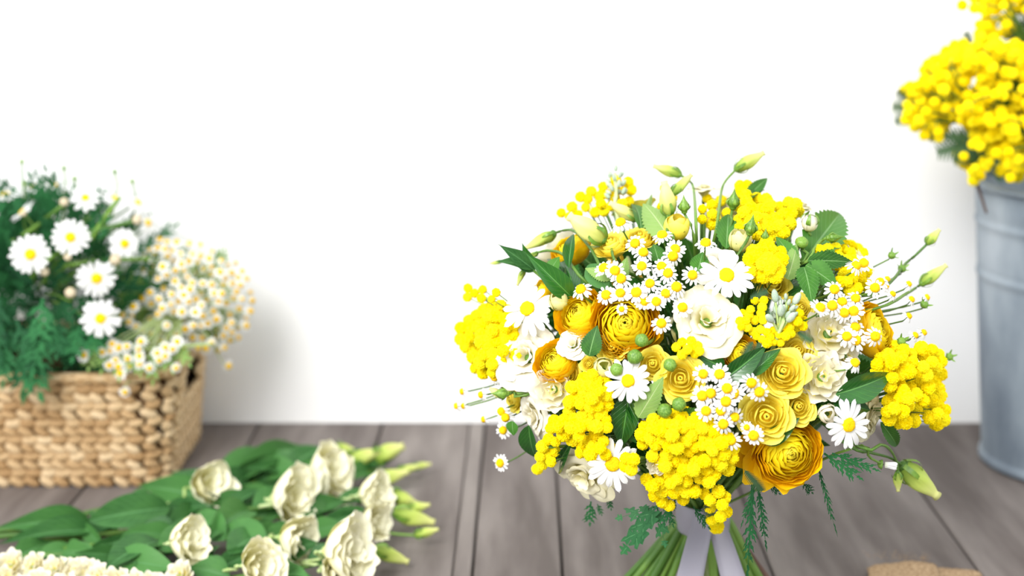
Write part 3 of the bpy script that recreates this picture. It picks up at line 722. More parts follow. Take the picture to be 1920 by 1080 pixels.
lbud(1683, 884, 1684, 921, [(1681, 866), (1668, 842), (1650, 834), (1610, 838)], 1.3, lab='small green lisianthus bud hanging beside a larger bud', lift=0.1)
lbud(940, 491, 918, 494, [(960, 492), (985, 496), (1060, 550)], 1.1, lab='tiny lisianthus bud on the outer edge')
lbud(1008, 473, 984, 487, [(1030, 470), (1060, 480), (1100, 530)], 1.1, lab='small lisianthus bud among lance leaves')
lbud(982, 505, 970, 535, [(990, 498), (1020, 510), (1080, 550)], 1.0, lab='small lisianthus bud hanging over a daisy')
lbud(944, 745, 918, 728, [(960, 735), (990, 735)], 1.5, CREAMBUD, 0.0, 'pale bud on the outer edge')
# white daisy bud at the lower right
P = place(1655, 871, 0.08); z = Vector((1, -0.2, -0.05)).normalized(); s = 13 * mpp(P)
o = head('marguerite_bud', P, z, s, 0, 'closed white daisy bud on a bare stalk', 0.0011, 0.75, path=[P, place(1630, 858, 0.06), place(1590, 842, 0.0), NECK])
for i in range(9):
    obj('petal', DAISY_PETALS[i % 4], o, Matrix.Rotation(i * 2 * PI / 9, 4, 'Z') @ T((0.48, 0, 0.0)) @ Matrix.Rotation(-R(97), 4, 'Y') @ Matrix.Diagonal((2.1, 3.0, 1.5, 1)))

# --- green rose buds, round ranunculus buds, grey stock buds
def gbud(px, py, r, z, stalk, me, lab, lift=0.06, sep=True, name='rose_bud'):
    P = place(px, py, lift); z = Vector(z).normalized(); s = r * mpp(P)
    pts = [P - z * s * 0.3] + [place(x, y, lift - 0.04) for x, y in stalk]; pts += [pts[-1].lerp(BC, 0.5), NECK]
    o = head(name, P, z, s, rb.uniform(0, 6), lab, 0.0013, 0.3, path=pts)
    obj('bud', me, o)
    if sep: obj('sepals', SEP_ROSE, o, T((0, 0, 0.0)))
gbud(1406, 436, 16, (0.12, -0.2, 1), [(1398, 455), (1382, 482)], ROSEBUD, 'green teardrop rose bud', 0.1)
gbud(1374, 388, 16, (0.05, -0.1, 1), [(1371, 405), (1369, 430)], ROSEBUD, 'green teardrop rose bud at the upper edge', 0.03)
gbud(1283, 396, 14, (-0.08, -0.1, 1), [(1288, 410), (1300, 440)], ROSEBUD, 'green teardrop rose bud beside a yellow bud', 0.03)
gbud(1553, 446, 13, (1, -0.2, 0.12), [(1540, 452), (1525, 468), (1513, 490)], ROSEBUD, 'green rose bud lying on a leaf', 0.06)
gbud(1434, 448, 9, (0.05, -0.1, 1), [(1430, 462), (1425, 480)], ROSEBUD, 'slim green rose bud over mimosa', 0.1)
gbud(1503, 455, 12, (0.0, -0.6, 1), [(1505, 468), (1508, 490)], ROUNDBUD, 'round green rose hip under an opening bud', 0.05, False)
gbud(950, 738, 14, (-0.8, -0.3, 0.1), [(965, 736), (985, 742)], ROSEBUD, 'green rose bud on the outer edge', 0.04)
P = place(1517, 426, 0.06); z = Vector((0.05, -0.2, 1)).normalized(); s = 19 * mpp(P)
o = head('rose_bud', P, z, s, 0.3, 'opening cream rose bud with long green sepals', 0.0013, 0.3)
petals(o, 'closed_rose'); obj('sepals', SEP_ROSE, o, Matrix.Diagonal((1.05, 1.05, 1.3, 1)))
for c in o.children:
    if c.name.startswith('petal'): c.data = c.data.copy(); c.data.materials.clear(); c.data.materials.append(M['ivory'])
for px, py, r, lab in [(1203, 638, 12.5, 'round green ranunculus bud on the big ranunculus'), (1190, 669, 14, 'round green bud above the middle daisy'), (1256, 684, 12, 'round green bud beside the open yellow rose'),
                  (1156, 693, 12, 'round green bud half behind the middle daisy'), (1246, 770, 13.5, 'round green bud on mimosa'), (1273, 758, 13, 'round green bud under the open yellow rose')]:
    gbud(px, py, r, facing(place(px, py, 0.1), 0.7), [(px + 6, py + 10)], ROUNDBUD, lab, 0.12, False, 'ranunculus_bud')
def stock(px0, py0, top_pts, lift, lab, r=10, extra=()):
    A = place(px0, py0, lift - 0.05); tip = place(*top_pts, lift)
    ax = (tip - A); b = MB(); b.add(*tube([NECK - A, (NECK - A) * 0.5, Vector(), ax * 0.6, ax], 0.002, 0.0016)); heads = []
    for i in range(20):
        t = 0.55 + 0.5 * i / 20; a = i * 2.4; rr = 0.009 * (1.25 - t * 0.55)
        q = ax.to_track_quat('Z', 'Y') @ Vector((math.cos(a), math.sin(a), 0))
        heads.append((ax * t + q * rr, q * 0.7 + ax.normalized() * 0.9, 5.2 if i > 10 else r * 0.65))
    for x, y in extra:
        P = place(x, y, lift + 0.03) - A; heads.append((P, (P - ax * 0.2), r))
        b.add(*tube([P, P * 0.5 + ax * 0.08, ax * 0.1], 0.0009, 0.0012, 5, 5))
    o = obj('stock_spike', b.mesh('stock_stalk', 'stem_pale'), bq, T(A - BASE), lab)
    for P, z, rp in heads: obj('bud', GREYBUD, o, frame(P, z, 0, rp * mpp(A)))
stock(1458, 632, (1478, 562), 0.06, 'spike of grey green stock buds on pale stalks', 10, [(1443, 597), (1464, 582), (1494, 560), (1453, 555), (1483, 595)])
stock(1160, 420, (1153, 325), -0.06, 'blurred grey green stock spike standing at the upper back', 9)

# --- leaves drawn in the photograph: base px, tip px, width px
for kind, x0, y0, x1, y1, wd, lift, roll, lab in [
        ('rose', 1512, 482, 1588, 382, 74, 0.01, 0.1, 'broad toothed rose leaf on the upper outer edge'), ('rose_back', 1252, 440, 1203, 372, 52, 0.03, 0.0, 'pale underside of a toothed rose leaf'),
        ('rose', 1204, 428, 1190, 370, 32, 0.0, 0.5, None), ('rose', 1516, 488, 1604, 490, 34, 0.08, 0.2, None), ('rose', 1511, 496, 1572, 536, 46, 0.06, 0, None), ('rose', 1508, 498, 1524, 568, 40, 0.08, 0, None),
        ('camellia', 1570, 740, 1680, 701, 52, 0.05, 0.15, 'glossy dark camellia leaf pointing outwards'), ('camellia', 1562, 748, 1636, 772, 38, 0.02, 0.1, 'dark glossy leaf over a cream lisianthus'),
        ('camellia', 1352, 716, 1440, 648, 40, 0.04, 0.2, 'dark glossy leaf between rose and chamomile'), ('camellia', 1405, 704, 1464, 652, 30, 0.01, -0.3, None),
        ('rose', 1104, 668, 1119, 610, 38, 0.06, 0, None), ('rose_back', 1196, 784, 1243, 708, 42, 0.06, 0, 'light green toothed leaf beside the middle daisy'),
        ('camellia', 1180, 740, 1163, 842, 50, 0.0, 0, None), ('camellia', 1160, 750, 1190, 835, 40, -0.02, 0.4, None), ('camellia', 1358, 690, 1312, 668, 30, 0.0, 0, None), ('camellia', 990, 800, 1002, 865, 36, 0.0, 0, None),
        ('dark', 1075, 560, 985, 472, 36, -0.02, 0, None), ('dark', 1090, 560, 1020, 470, 32, -0.04, 0.3, None), ('lance', 1005, 508, 937, 458, 28, 0.0, 0, None), ('lance', 1000, 502, 932, 486, 24, 0.02, 0.2, None), ('dark', 1000, 500, 978, 456, 18, 0.0, 0, None),
        ('camellia', 1066, 500, 1074, 432, 22, 0.05, 0, None), ('lis', 1140, 540, 1098, 495, 36, 0.0, 0, None), ('rose_back', 1150, 520, 1096, 500, 30, 0.02, 0.3, None), ('dark', 1080, 555, 1060, 490, 24, 0.0, 0.4, None),
        ('rose', 1655, 795, 1690, 845, 26, 0.02, 0, None), ('rose', 1362, 462, 1366, 392, 40, 0.0, 0, None), ('rose', 1400, 370, 1442, 330, 24, 0.0, 0.3, None), ('rose', 1395, 378, 1436, 348, 22, 0.0, -0.3, None),
        ('rose_back', 1478, 522, 1497, 452, 34, 0.05, 0.2, None), ('rose', 1480, 520, 1440, 450, 34, 0.03, 0.2, None), ('rose', 1490, 490, 1455, 440, 30, 0.03, 0, None), ('rose', 1308, 510, 1318, 470, 34, 0.0, 0, None), ('rose', 1235, 490, 1225, 455, 30, 0.0, 0, None),
        ('rose', 1270, 782, 1330, 770, 26, 0.05, 0, None), ('rose_back', 1205, 420, 1222, 350, 16, -0.04, 0, None), ('rose_back', 1160, 530, 1175, 480, 26, 0.02, 0, None), ('rose', 1030, 510, 1048, 480, 26, 0.03, 0, None),
        ('camellia', 1040, 880, 1070, 830, 26, 0.0, 0, None), ('rose', 960, 790, 962, 818, 24, 0.02, 0, None), ('camellia', 1470, 560, 1492, 500, 44, -0.10, 0, None), ('rose', 1450, 560, 1470, 490, 44, -0.12, 0.2, None), ('camellia', 1500, 640, 1530, 590, 44, -0.1, 0, None), ('camellia', 1430, 830, 1500, 785, 34, 0.02, 0, None)]:
    A, B = place(x0, y0, lift), place(x1, y1, lift + 0.02)
    if x1 < 1000 and y1 < 500: B = at_y(x1, y1, A.y - 0.008)
    leaf_at(bq, 'leaf', LEAF[kind], A, B, wd, label=lab, roll=roll)

# --- deeply cut leaves hanging under the dome
def cut(x0, y0, x1, y1, wd, me, lift=0.0, dy=0.0):
    A = place(x0, y0, lift); B = at_y(x1, y1, A.y + dy)
    leaf_at(bq, 'cut_leaf', me, A, B, wd, up=(CAM - A).normalized())
cut(1232, 948, 1172, 1030, 50, CUT_BROAD[0], 0.02); cut(1228, 950, 1164, 970, 36, CUT_BROAD[1], 0.02); cut(1232, 950, 1246, 1018, 36, CUT_BROAD[1], 0.02); cut(1245, 940, 1262, 985, 30, CUT[2])
cut(1412, 900, 1402, 1070, 70, CUT_LONG, 0.0); cut(1420, 905, 1436, 1020, 54, CUT_LONG, 0.0); cut(1418, 900, 1392, 980, 40, CUT_LONG)
cut(1530, 862, 1566, 990, 34, CUT_LONG, 0.0); cut(1545, 850, 1612, 896, 44, CUT[0]); cut(1560, 850, 1640, 880, 40, CUT[2]); cut(1505, 905, 1524, 925, 26, CUT[1]); cut(1440, 905, 1462, 926, 24, CUT[0])
cut(1108, 940, 1106, 984, 34, CUT[1]); cut(1140, 930, 1146, 955, 22, CUT[0]); cut(1120, 945, 1128, 965, 22, CUT[2]); cut(1300, 950, 1330, 990, 30, CUT[0]); cut(1270, 930, 1240, 985, 34, CUT[2])

# --- foliage that fills the dome and its far side
def dome_dir(rd):
    while True:
        v = Vector((rd.uniform(-1, 1), rd.uniform(-1, 1), rd.uniform(-0.75, 1)))
        if 0.2 < v.length < 1: return v.normalized()
rd = random.Random(21)
for i in range(250):
    d = dome_dir(rd); k = rd.uniform(0.60, 0.86)
    A = BC + Vector([d[j] * BR[j] * k * 0.8 for j in range(3)])
    d2 = (d + Vector((rd.uniform(-1, 1), rd.uniform(-1, 1), rd.uniform(-1, 1))) * 0.9).normalized()
    B = A + d2 * rd.uniform(0.028, 0.045)
    leaf_at(bq, 'leaf', LEAF[rd.choice(('rose', 'camellia', 'dark', 'camellia', 'rose'))], A, B, rd.uniform(36, 54), up=(d + Vector((rd.uniform(-0.5, 0.5), rd.uniform(-0.5, 0.5), 0))).normalized())
# far side: a few more blooms so the dome is whole
for i, (az, el, kind, r) in enumerate([(40, 20, 'lisianthus', 0.028), (75, 45, 'rose', 0.018), (110, 15, 'ranunculus', 0.03), (145, 35, 'double', 0.022), (90, -15, 'lisianthus', 0.028), (20, -10, 'rose', 0.018), (160, -5, 'ranunculus', 0.028), (60, 70, 'double', 0.02), (125, 60, 'rose', 0.018)]):
    d = Vector((math.cos(R(az)) * math.cos(R(el)), math.sin(R(az)) * math.cos(R(el)), math.sin(R(el))))
    P = BC + Vector([d[j] * BR[j] * 0.93 for j in range(3)])
    nm = {'lisianthus': 'lisianthus', 'rose': 'spray_rose', 'ranunculus': 'ranunculus', 'double': 'double_flower'}[kind]
    o = head(nm, P, d, r, 0, None, 0.0018); petals(o, kind)

# --- bare stems below the tie, cut ends on the floor
rd = random.Random(4)
ends = [(1120, 1140, 's'), (1135, 1150, 's'), (1160, 1150, 's'), (1180, 1155, 's'), (1205, 1150, 's'), (1225, 1160, 's'), (1262, 1165, 'p'), (1290, 1160, 's'), (1345, 1165, 's'), (1380, 1160, 's'), (1420, 1155, 's'), (1440, 1150, 's'), (1460, 1145, 's'), (1470, 1130, 'd'),
        (1150, 1118, 's'), (1190, 1112, 's'), (1240, 1108, 's'), (1300, 1105, 's'), (1360, 1108, 's'), (1405, 1112, 's'), (1440, 1118, 's'), (1330, 1130, 'p')]
for x, y, c in ends:
    E = at_z(x, y, 0.004); t = NECK + (NECK - E) * Vector((0.9, 0.9, 0.0)).length * 0.0
    N0 = NECK + Vector(((E.x - BASE.x) * 0.22, (E.y - BASE.y) * 0.22, rd.uniform(-0.004, 0.004)))
    up_ = NECK - Vector(((E.x - BASE.x) * 0.25, (E.y - BASE.y) * 0.25, -0.05))
    r = 0.0058 if c == 'p' else rd.uniform(0.003, 0.0042)
    b = MB(); b.add(*tube([up_ - BASE, N0 - BASE, (N0.lerp(E, 0.5) - BASE) + Vector((0, 0, -0.002)), E - BASE], r, r * 1.1, 8, 12))
    obj('stem', b.mesh('stem', {'s': 'stem', 'p': 'stem_pale', 'd': 'stem_dark'}[c]), bq, None, 'thick pale green stem' if c == 'p' else None)
# --- ribbon: a band round the neck and two hanging tails
def ribbon(path, name='ribbon_tail'):
    V = []; Fc = []; U = []; n = len(path)
    C = bez([p for p, _, _ in path], 14)
    for k, c in enumerate(C):
        t = k / 14 * (n - 1); i = min(int(t), n - 2); fk = t - i
        wv = path[i][1] + (path[i + 1][1] - path[i][1]) * fk
        tw = path[i][2] + (path[i + 1][2] - path[i][2]) * fk
        side = Vector((math.cos(tw), math.sin(tw), 0))
        for j, u in enumerate((-1, -0.5, 0, 0.5, 1)):
            V.append(c + side * wv * 0.5 * u + Vector((0, -0.0012 * (1 - u * u), 0))); U.append(((u + 1) / 2, k / 14))
    for k in range(14):
        for j in range(4): Fc.append((k * 5 + j, k * 5 + j + 1, k * 5 + j + 6, k * 5 + j + 5))
    me = mesh(name, [v - BASE for v in V], Fc, 'ribbon', U)
    o = obj(name, me, bq, None, 'pale grey lilac satin ribbon tail')
    md = o.modifiers.new('thickness', 'SOLIDIFY'); md.thickness = 0.0006
    return o
YF = BY - 0.045
ribbon([(at_y(1322, 955, YF + 0.012), 0.018, 0.1), (at_y(1312, 1000, YF), 0.0215, 0.1), (at_y(1294, 1080, YF - 0.03), 0.025, 0.15), (at_y(1286, 1135, YF - 0.055), 0.025, 0.2)])
ribbon([(at_y(1332, 955, YF + 0.016), 0.016, -0.3), (at_y(1350, 1000, YF + 0.006), 0.019, -0.35), (at_y(1374, 1080, YF - 0.02), 0.0235, -0.3), (at_y(1388, 1130, YF - 0.04), 0.0235, -0.25)])
b = MB(); b.add(*lathe([(0.024, -0.014), (0.0255, -0.012), (0.0255, 0.012), (0.024, 0.014)], 24, cap=False))
obj('ribbon_band', b.mesh('ribbon_band', 'ribbon'), bq, T(NECK - BASE), 'grey lilac ribbon wound round the stems')

# ------------------------------------------------------------------ woven basket
bx1 = at_z(312, 908, 0).x; by0 = at_z(312, 910, 0).y; by1 = YW - 0.03; bx0 = bx1 - 0.40; BH = 0.140
bcx, bcy = (bx0 + bx1) / 2, (by0 + by1) / 2
basket = obj('basket', None, None, T((bcx, bcy, 0))); basket.empty_display_size = 0.05
top(basket, 'rectangular woven straw basket planted with white daisies', 'basket')
hx, hy, rc = (bx1 - bx0) / 2, (by1 - by0) / 2, 0.034
segs = []
per = 4 * (hx - rc) + 4 * (hy - rc) + 2 * PI * rc
def rrect(s, z, off=0.0):
    """point and outward normal on the rounded rectangle at arc length s, from the front left corner, anticlockwise from above"""
    fl = 1 + 0.0; s %= per; out = off + 0.016 * (z / BH) ** 1.2
    parts = [('l', 2 * (hx - rc), (-hx + rc, -hy), (1, 0)), ('c', PI * rc / 2, (hx - rc, -hy + rc), -90), ('l', 2 * (hy - rc), (hx, -hy + rc), (0, 1)), ('c', PI * rc / 2, (hx - rc, hy - rc), 0),
             ('l', 2 * (hx - rc), (hx - rc, hy), (-1, 0)), ('c', PI * rc / 2, (-hx + rc, hy - rc), 90), ('l', 2 * (hy - rc), (-hx, hy - rc), (0, -1)), ('c', PI * rc / 2, (-hx + rc, -hy + rc), 180)]
    for k, L, p, d in parts:
        if s <= L:
            if k == 'l':
                n = Vector((d[1], -d[0], 0)); q = Vector((p[0] + d[0] * s, p[1] + d[1] * s, z))
            else:
                a = R(d) + s / rc; n = Vector((math.cos(a), math.sin(a), 0)); q = Vector((p[0] + rc * n.x, p[1] + rc * n.y, z))
            return q + n * out, n
        s -= L
    return q + n * out, n
NS = 96; V = []; Fc = []
zs = [0.004 + (BH - 0.008) * j / 8 for j in range(9)]
hole_s = 2 * (hx - rc) + PI * rc / 2 + (hy - rc)             # middle of the end panel: hand hole
def is_hole(s, z): return abs(s - hole_s) < 0.042 and 0.088 < z < 0.125
for layer, off in ((0, -0.002), (1, -0.010)):
    for z in zs:
        for i in range(NS): V.append(rrect(per * i / NS, z, off)[0])
n1 = NS * 9
for layer in (0, 1):
    for j in range(8):
        for i in range(NS):
            k = (i + 1) % NS; a = layer * n1
            if is_hole(per * (i + 0.5) / NS, (zs[j] + zs[j + 1]) / 2): continue
            q = (a + j * NS + i, a + j * NS + k, a + (j + 1) * NS + k, a + (j + 1) * NS + i)
            Fc.append(q if layer == 0 else q[::-1])
for i in range(NS):
    k = (i + 1) % NS; Fc.append((8 * NS + i, 8 * NS + k, n1 + 8 * NS + k, n1 + 8 * NS + i))
Fc.append(tuple(range(NS))[::-1])
obj('shell', mesh('basket_shell', V, Fc, 'basket_dark', smooth=False), basket)
def chunk_mesh(seed):
    rd = random.Random(seed); V = []; Fc = []
    nr, ns = 7, 8
    for j in range(nr):
        t = j / (nr - 1) * 2 - 1; r = math.sqrt(max(0.02, 1 - abs(t) ** 2.6))
        for i in range(ns):
            a = 2 * PI * i / ns; rr = r * (1 + 0.10 * math.cos(3 * a + seed))
            V.append((t, rr * math.cos(a) * 0.55 + 0.10 * (1 - t * t) - 0.05, rr * math.sin(a) + 0.20 * math.sin(t * 2)))
    for j in range(nr - 1):
        for i in range(ns): k = (i + 1) % ns; Fc.append((j * ns + i, j * ns + k, (j + 1) * ns + k, (j + 1) * ns + i))
    Fc.append(tuple(range(ns))[::-1]); Fc.append(tuple((nr - 1) * ns + i for i in range(ns)))
    return V, Fc
CH_G = [chunk_mesh(s) for s in range(3)]; CH_M = [mesh('strand', v, f, 'strand') for v, f in CH_G]
CS, RS = 0.0172, 0.0107
rows = int(BH / RS); cols = int(per / CS); rest = MB(); rd = random.Random(8); cnt = 0
frontL = 2 * (hx - rc)
for j in range(rows):
    z = RS * (j + 0.55)
    for i in range(cols):
        s = (i + (0.22 if j % 2 else -0.02) + rd.uniform(-0.06, 0.06)) * per / cols
        if is_hole(s % per, z): continue
        q, n = rrect(s, z, 0.002); tn = Vector((0, 0, 1)).cross(n)
        tilt = (0.42 if j % 2 else -0.30) + rd.uniform(-0.15, 0.15)
        xa = tn * math.cos(tilt) + Vector((0, 0, 1)) * math.sin(tilt); za = n.cross(xa) * -1
        za = xa.cross(n)
        sx, sy, sz = CS * 0.62 * rd.uniform(0.92, 1.12), 0.0085, RS * 0.61 * rd.uniform(0.9, 1.12)
        m = Matrix(((xa.x * sx, n.x * sy, za.x * sz, q.x), (xa.y * sx, n.y * sy, za.y * sz, q.y), (xa.z * sx, n.z * sy, za.z * sz, q.z), (0, 0, 0, 1)))
        wx = q.x + bcx
        k = rd.randrange(3)
        if (n.y < -0.25 and wx > -0.63) and cnt < 300:
            obj('strand', CH_M[k], basket, m); cnt += 1
        else: rest.add(*CH_G[k], mtx=m)
o = obj('woven_strands', rest.mesh('woven_strands', 'strand'), basket); o['kind'] = 'stuff'
b = MB()
rim = [rrect(per * i / 80, BH - 0.002, 0.001)[0] for i in range(81)]
Vr, Fr, Ur = tube(rim, 0.0065, 0.0065, 8, 160); b.add(Vr, Fr, Ur)
obj('rim', b.mesh('rim', 'strand'), basket)
o = obj('soil', boxm('soil', -hx + 0.002, hx - 0.002, -hy + 0.002, hy - 0.002, 0.06, 0.085, 'soil'), basket)

# ------------------------------------------------------------------ marguerite plant in the basket
rp = random.Random(17)
def plant(name, x, y, label, cat):
    o = obj(name, None, None, T((x, y, 0.085))); o.empty_display_size = 0.04
    return top(o, label, cat)
mx_ = at_y(70, 560, 1.68).x
mp = plant('marguerite_plant', mx_, 1.69, 'leafy marguerite plant with big white daisies and dark cut leaves in the basket', 'plant')
MBASE = Vector((mx_, 1.69, 0.085)); MINV = T(-MBASE)
MC = at_y(70, 555, 1.67); MR = Vector((0.155, 0.105, 0.135))
def msurf(px, py, Y): return at_y(px, py, Y)
# dense foliage mound
for i in range(215):
    d = Vector((rp.uniform(-1, 1), rp.uniform(-1, 0.9), rp.uniform(-0.8, 1)))
    if d.length > 1: d.normalize()
    if rp.random() < 0.5: d = d.normalized() * rp.uniform(0.75, 1)
    A = MC + Vector([d[j] * MR[j] * 0.78 for j in range(3)])
    if A.z < 0.10: A.z = 0.10 + rp.random() * 0.03
    dr = (d + Vector((rp.uniform(-0.5, 0.5), rp.uniform(-0.9, 0.1), rp.uniform(-0.3, 0.7)))).normalized()
    B = A + dr * rp.uniform(0.045, 0.07)
    if B.y > YW - 0.02: B.y = YW - 0.02
    leaf_at(mp, 'leaf', rp.choice(CUT), A, B, rp.uniform(46, 66), base=MBASE, up=(d + Vector((0, -0.9, 0.2))))
for i in range(72):
    A = at_y(rp.uniform(-70, 150), rp.uniform(395, 660), rp.uniform(1.60, 1.70)); A.z = max(A.z, 0.10)
    B = A + Vector((rp.uniform(-0.5, 0.5), rp.uniform(-0.7, 0.1), rp.uniform(-0.2, 1))).normalized() * rp.uniform(0.045, 0.06)
    leaf_at(mp, 'leaf', rp.choice(CUT), A, B, rp.uniform(50, 70), base=MBASE, up=(rp.uniform(-0.4, 0.4), -1, 0.3))
# leaves hanging over the rim
for x0, y0, x1, y1 in [(60, 610, 40, 735), (30, 600, 75, 700), (20, 620, 5, 715), (95, 600, 60, 690), (110, 600, 105, 665), (150, 610, 135, 668), (80, 560, 75, 640), (0, 560, -15, 690), (190, 620, 170, 660), (45, 640, 70, 735)]:
    A = at_y(x0, y0, 1.55); B = at_y(x1, y1, 1.515)
    leaf_at(mp, 'leaf', rp.choice(CUT), A, B, 78, base=MBASE, up=(0.1, -1, 0.35))
def mstem(pts, r, mat='stem'):
    b = MB(); b.add(*tube([Vector(p) - MBASE for p in pts], r, r * 0.8, 6, 12)); return obj('stem', b.mesh('stem', mat), mp)
for pts in ([(20, 455), (60, 430), (118, 385)], [(170, 450), (195, 410), (225, 370)], [(120, 500), (180, 490), (280, 485)], [(150, 440), (210, 425), (260, 412)], [(60, 520), (100, 480), (160, 440)]):
    mstem([at_y(x, y, 1.60) for x, y in pts] , 0.0032, 'stem')
def mdaisy(px, py, r, Y, ex=(0, 0, 0), mode='d'):
    P = at_y(px, py, Y); z = ((CAM - P).normalized() * 0.7 + Vector(ex)).normalized(); s = r * mpp(P)
    mt = frame(P, z, rp.uniform(0, 6), s); inv = mt.inverted()
    b = MB(); b.add(*lathe([(0.06, -0.3), (0.2, -0.2), (0.24, -0.05), (0.15, 0)], 8))
    root = MC + (P - MC) * 0.25
    if root.z < 0.12: root.z = 0.12
    stem_mesh(b, inv, [P - z * s * 0.1, P - z * 0.02 - Vector((0, 0, 0.01)), P.lerp(root, 0.6), root], 0.0012 / s, 0.0016 / s)
    if mode == 'd':
        o = obj('daisy_head', b.mesh('daisy_stalk', 'stem'), mp, MINV @ mt); daisy(o, 17, rp, 0.24)
    else:
        o = obj('daisy_bud', b.mesh('daisy_stalk', 'stem'), mp, MINV @ mt)
        bb = obj('bud', ROUNDBUD.copy(), o); bb.data.materials.clear(); bb.data.materials.append(M['dry' if mode == 'b' else 'bud_green'])
for a in [(57, 477, 42, 1.53), (132, 445, 38, 1.54), (233, 457, 33, 1.57, (0.25, 0, 0.1)), (181, 522, 40, 1.54, (0.05, 0, -0.1)), (188, 597, 40, 1.52), (160, 371, 30, 1.60, (0, 0, 0.5)),
          (42, 398, 28, 1.60, (-0.6, 0.5, 0.3)), (10, 365, 30, 1.64, (-0.3, 0.5, 0.6)), (100, 348, 28, 1.68, (0, 0.4, 0.9)), (214, 372, 28, 1.66, (0.3, 0.4, 0.8)), (258, 380, 26, 1.68, (0.6, 0.3, 0.6)), (277, 418, 26, 1.68, (0.8, 0.1, 0.3)), (60, 350, 26, 1.70, (-0.1, 0.5, 0.8))]:
    mdaisy(*a)
for a in [(132, 549, 10, 1.53), (216, 487, 10, 1.55), (257, 412, 9, 1.60), (84, 510, 8, 1.54), (127, 482, 7, 1.54), (120, 379, 8, 1.58), (44, 400, 6, 1.58)]: mdaisy(*a, mode='b')
for a in [(41, 303, 5, 1.68), (120, 315, 5, 1.68), (215, 322, 5, 1.68), (248, 340, 5, 1.68), (140, 335, 5, 1.66), (45, 345, 5, 1.66)]: mdaisy(*a, (0, 0.2, 1.2), mode='g')

# ------------------------------------------------------------------ feverfew plant in the basket
fx = at_y(345, 560, 1.66).x
FBASE = Vector((fx - 0.03, 1.68, 0.085)); FINV = T(-FBASE)
fp = plant('feverfew_plant', FBASE.x, FBASE.y, 'bushy plant with masses of tiny white yellow-centred flowers spilling over the basket end', 'plant')
FC = at_y(345, 570, 1.66)
fixed = [(343, 650, 17), (428, 686, 14), (234, 735, 12), (226, 700, 14), (205, 685, 13), (262, 668, 13), (280, 690, 12), (310, 668, 12), (192, 660, 12), (240, 672, 13), (330, 690, 11), (157, 666, 14), (300, 640, 14), (386, 652, 15), (408, 655, 15), (250, 575, 15), (222, 652, 14), (268, 560, 14), (262, 580, 13), (313, 634, 13), (305, 500, 14), (340, 495, 12)]
pts = [(x, y, r, 0) for x, y, r in fixed]
tries = 0
while len(pts) < 165 and tries < 9000:
    tries += 1
    cx, cy, rx, ry = rp.choice(((385, 565, 88, 95), (385, 565, 88, 95), (300, 610, 75, 66), (335, 495, 70, 52), (240, 650, 34, 48)))
    a = rp.uniform(0, 2 * PI); q = math.sqrt(rp.random()); x, y = cx + rx * q * math.cos(a), cy + ry * q * math.sin(a)
    if all((x - p[0]) ** 2 + (y - p[1]) ** 2 > 13 ** 2 for p in pts): pts.append((x, y, rp.uniform(9.5, 13.5), 1 - q))
for x, y, r, c in pts:
    e = ((x - 345) / 130, (y - 570) / 130)
    Y = 1.595 + 0.09 * min(1, e[0] ** 2 + e[1] ** 2) + rp.uniform(-0.035, 0.04)
    if y > 640 and x < 335: Y = 1.54
    P = at_y(x, y, Y); s = r * mpp(P)
    z = ((P - FC).normalized() * 0.6 + (CAM - P).normalized() * 0.5 + Vector((rp.uniform(-0.4, 0.4), 0, rp.uniform(-0.1, 0.5)))).normalized()
    mt = frame(P, z, rp.uniform(0, 6), s); b = MB()
    root = FC + (P - FC) * 0.2; root.z = max(root.z, 0.11)
    stem_mesh(b, mt.inverted(), [P, P - z * 0.012, P.lerp(root, 0.5), root], 0.0006 / s, 0.0009 / s, 6, 4)
    o = obj('feverfew_flower', b.mesh('stalk', 'stem_pale'), fp, FINV @ mt)
    obj('petals', rp.choice(CHAM), o); obj('disc', DISC_HIGH, o, T((0, 0, 0.08)) @ Matrix.Scale(0.40, 4))
for i in range(120):
    d = Vector((rp.uniform(-1, 1), rp.uniform(-1, 0.6), rp.uniform(-0.9, 0.9)))
    A = FC + Vector((d.x * 0.05 - 0.018, d.y * 0.03 + 0.02, d.z * 0.04)); A.z = max(A.z, 0.12)
    B = A + (d + Vector((0, -0.4, 0.3))).normalized() * 0.03
    leaf_at(fp, 'leaf', rp.choice(CUT_PALE), A, B, 30, base=FBASE, up=d + Vector((0, -0.8, 0.3)))
for x0, y0, x1, y1 in [(215, 640, 190, 690), (250, 650, 262, 700), (300, 640, 318, 690), (330, 640, 352, 680), (270, 640, 240, 690), (230, 640, 222, 705), (180, 640, 165, 685), (290, 650, 285, 712)]:
    leaf_at(fp, 'leaf', rp.choice(CUT_PALE), at_y(x0, y0, 1.56), at_y(x1, y1, 1.535), 44, base=FBASE, up=(0, -1, 0.3))
P0, P1 = at_y(275, 655, 1.56), at_y(400, 645, 1.60)
b = MB(); b.add(*tube([P0 - FBASE, P0.lerp(P1, 0.5) - FBASE, P1 - FBASE], 0.0022, 0.0018)); obj('stem', b.mesh('stem', 'stem_pale'), fp)

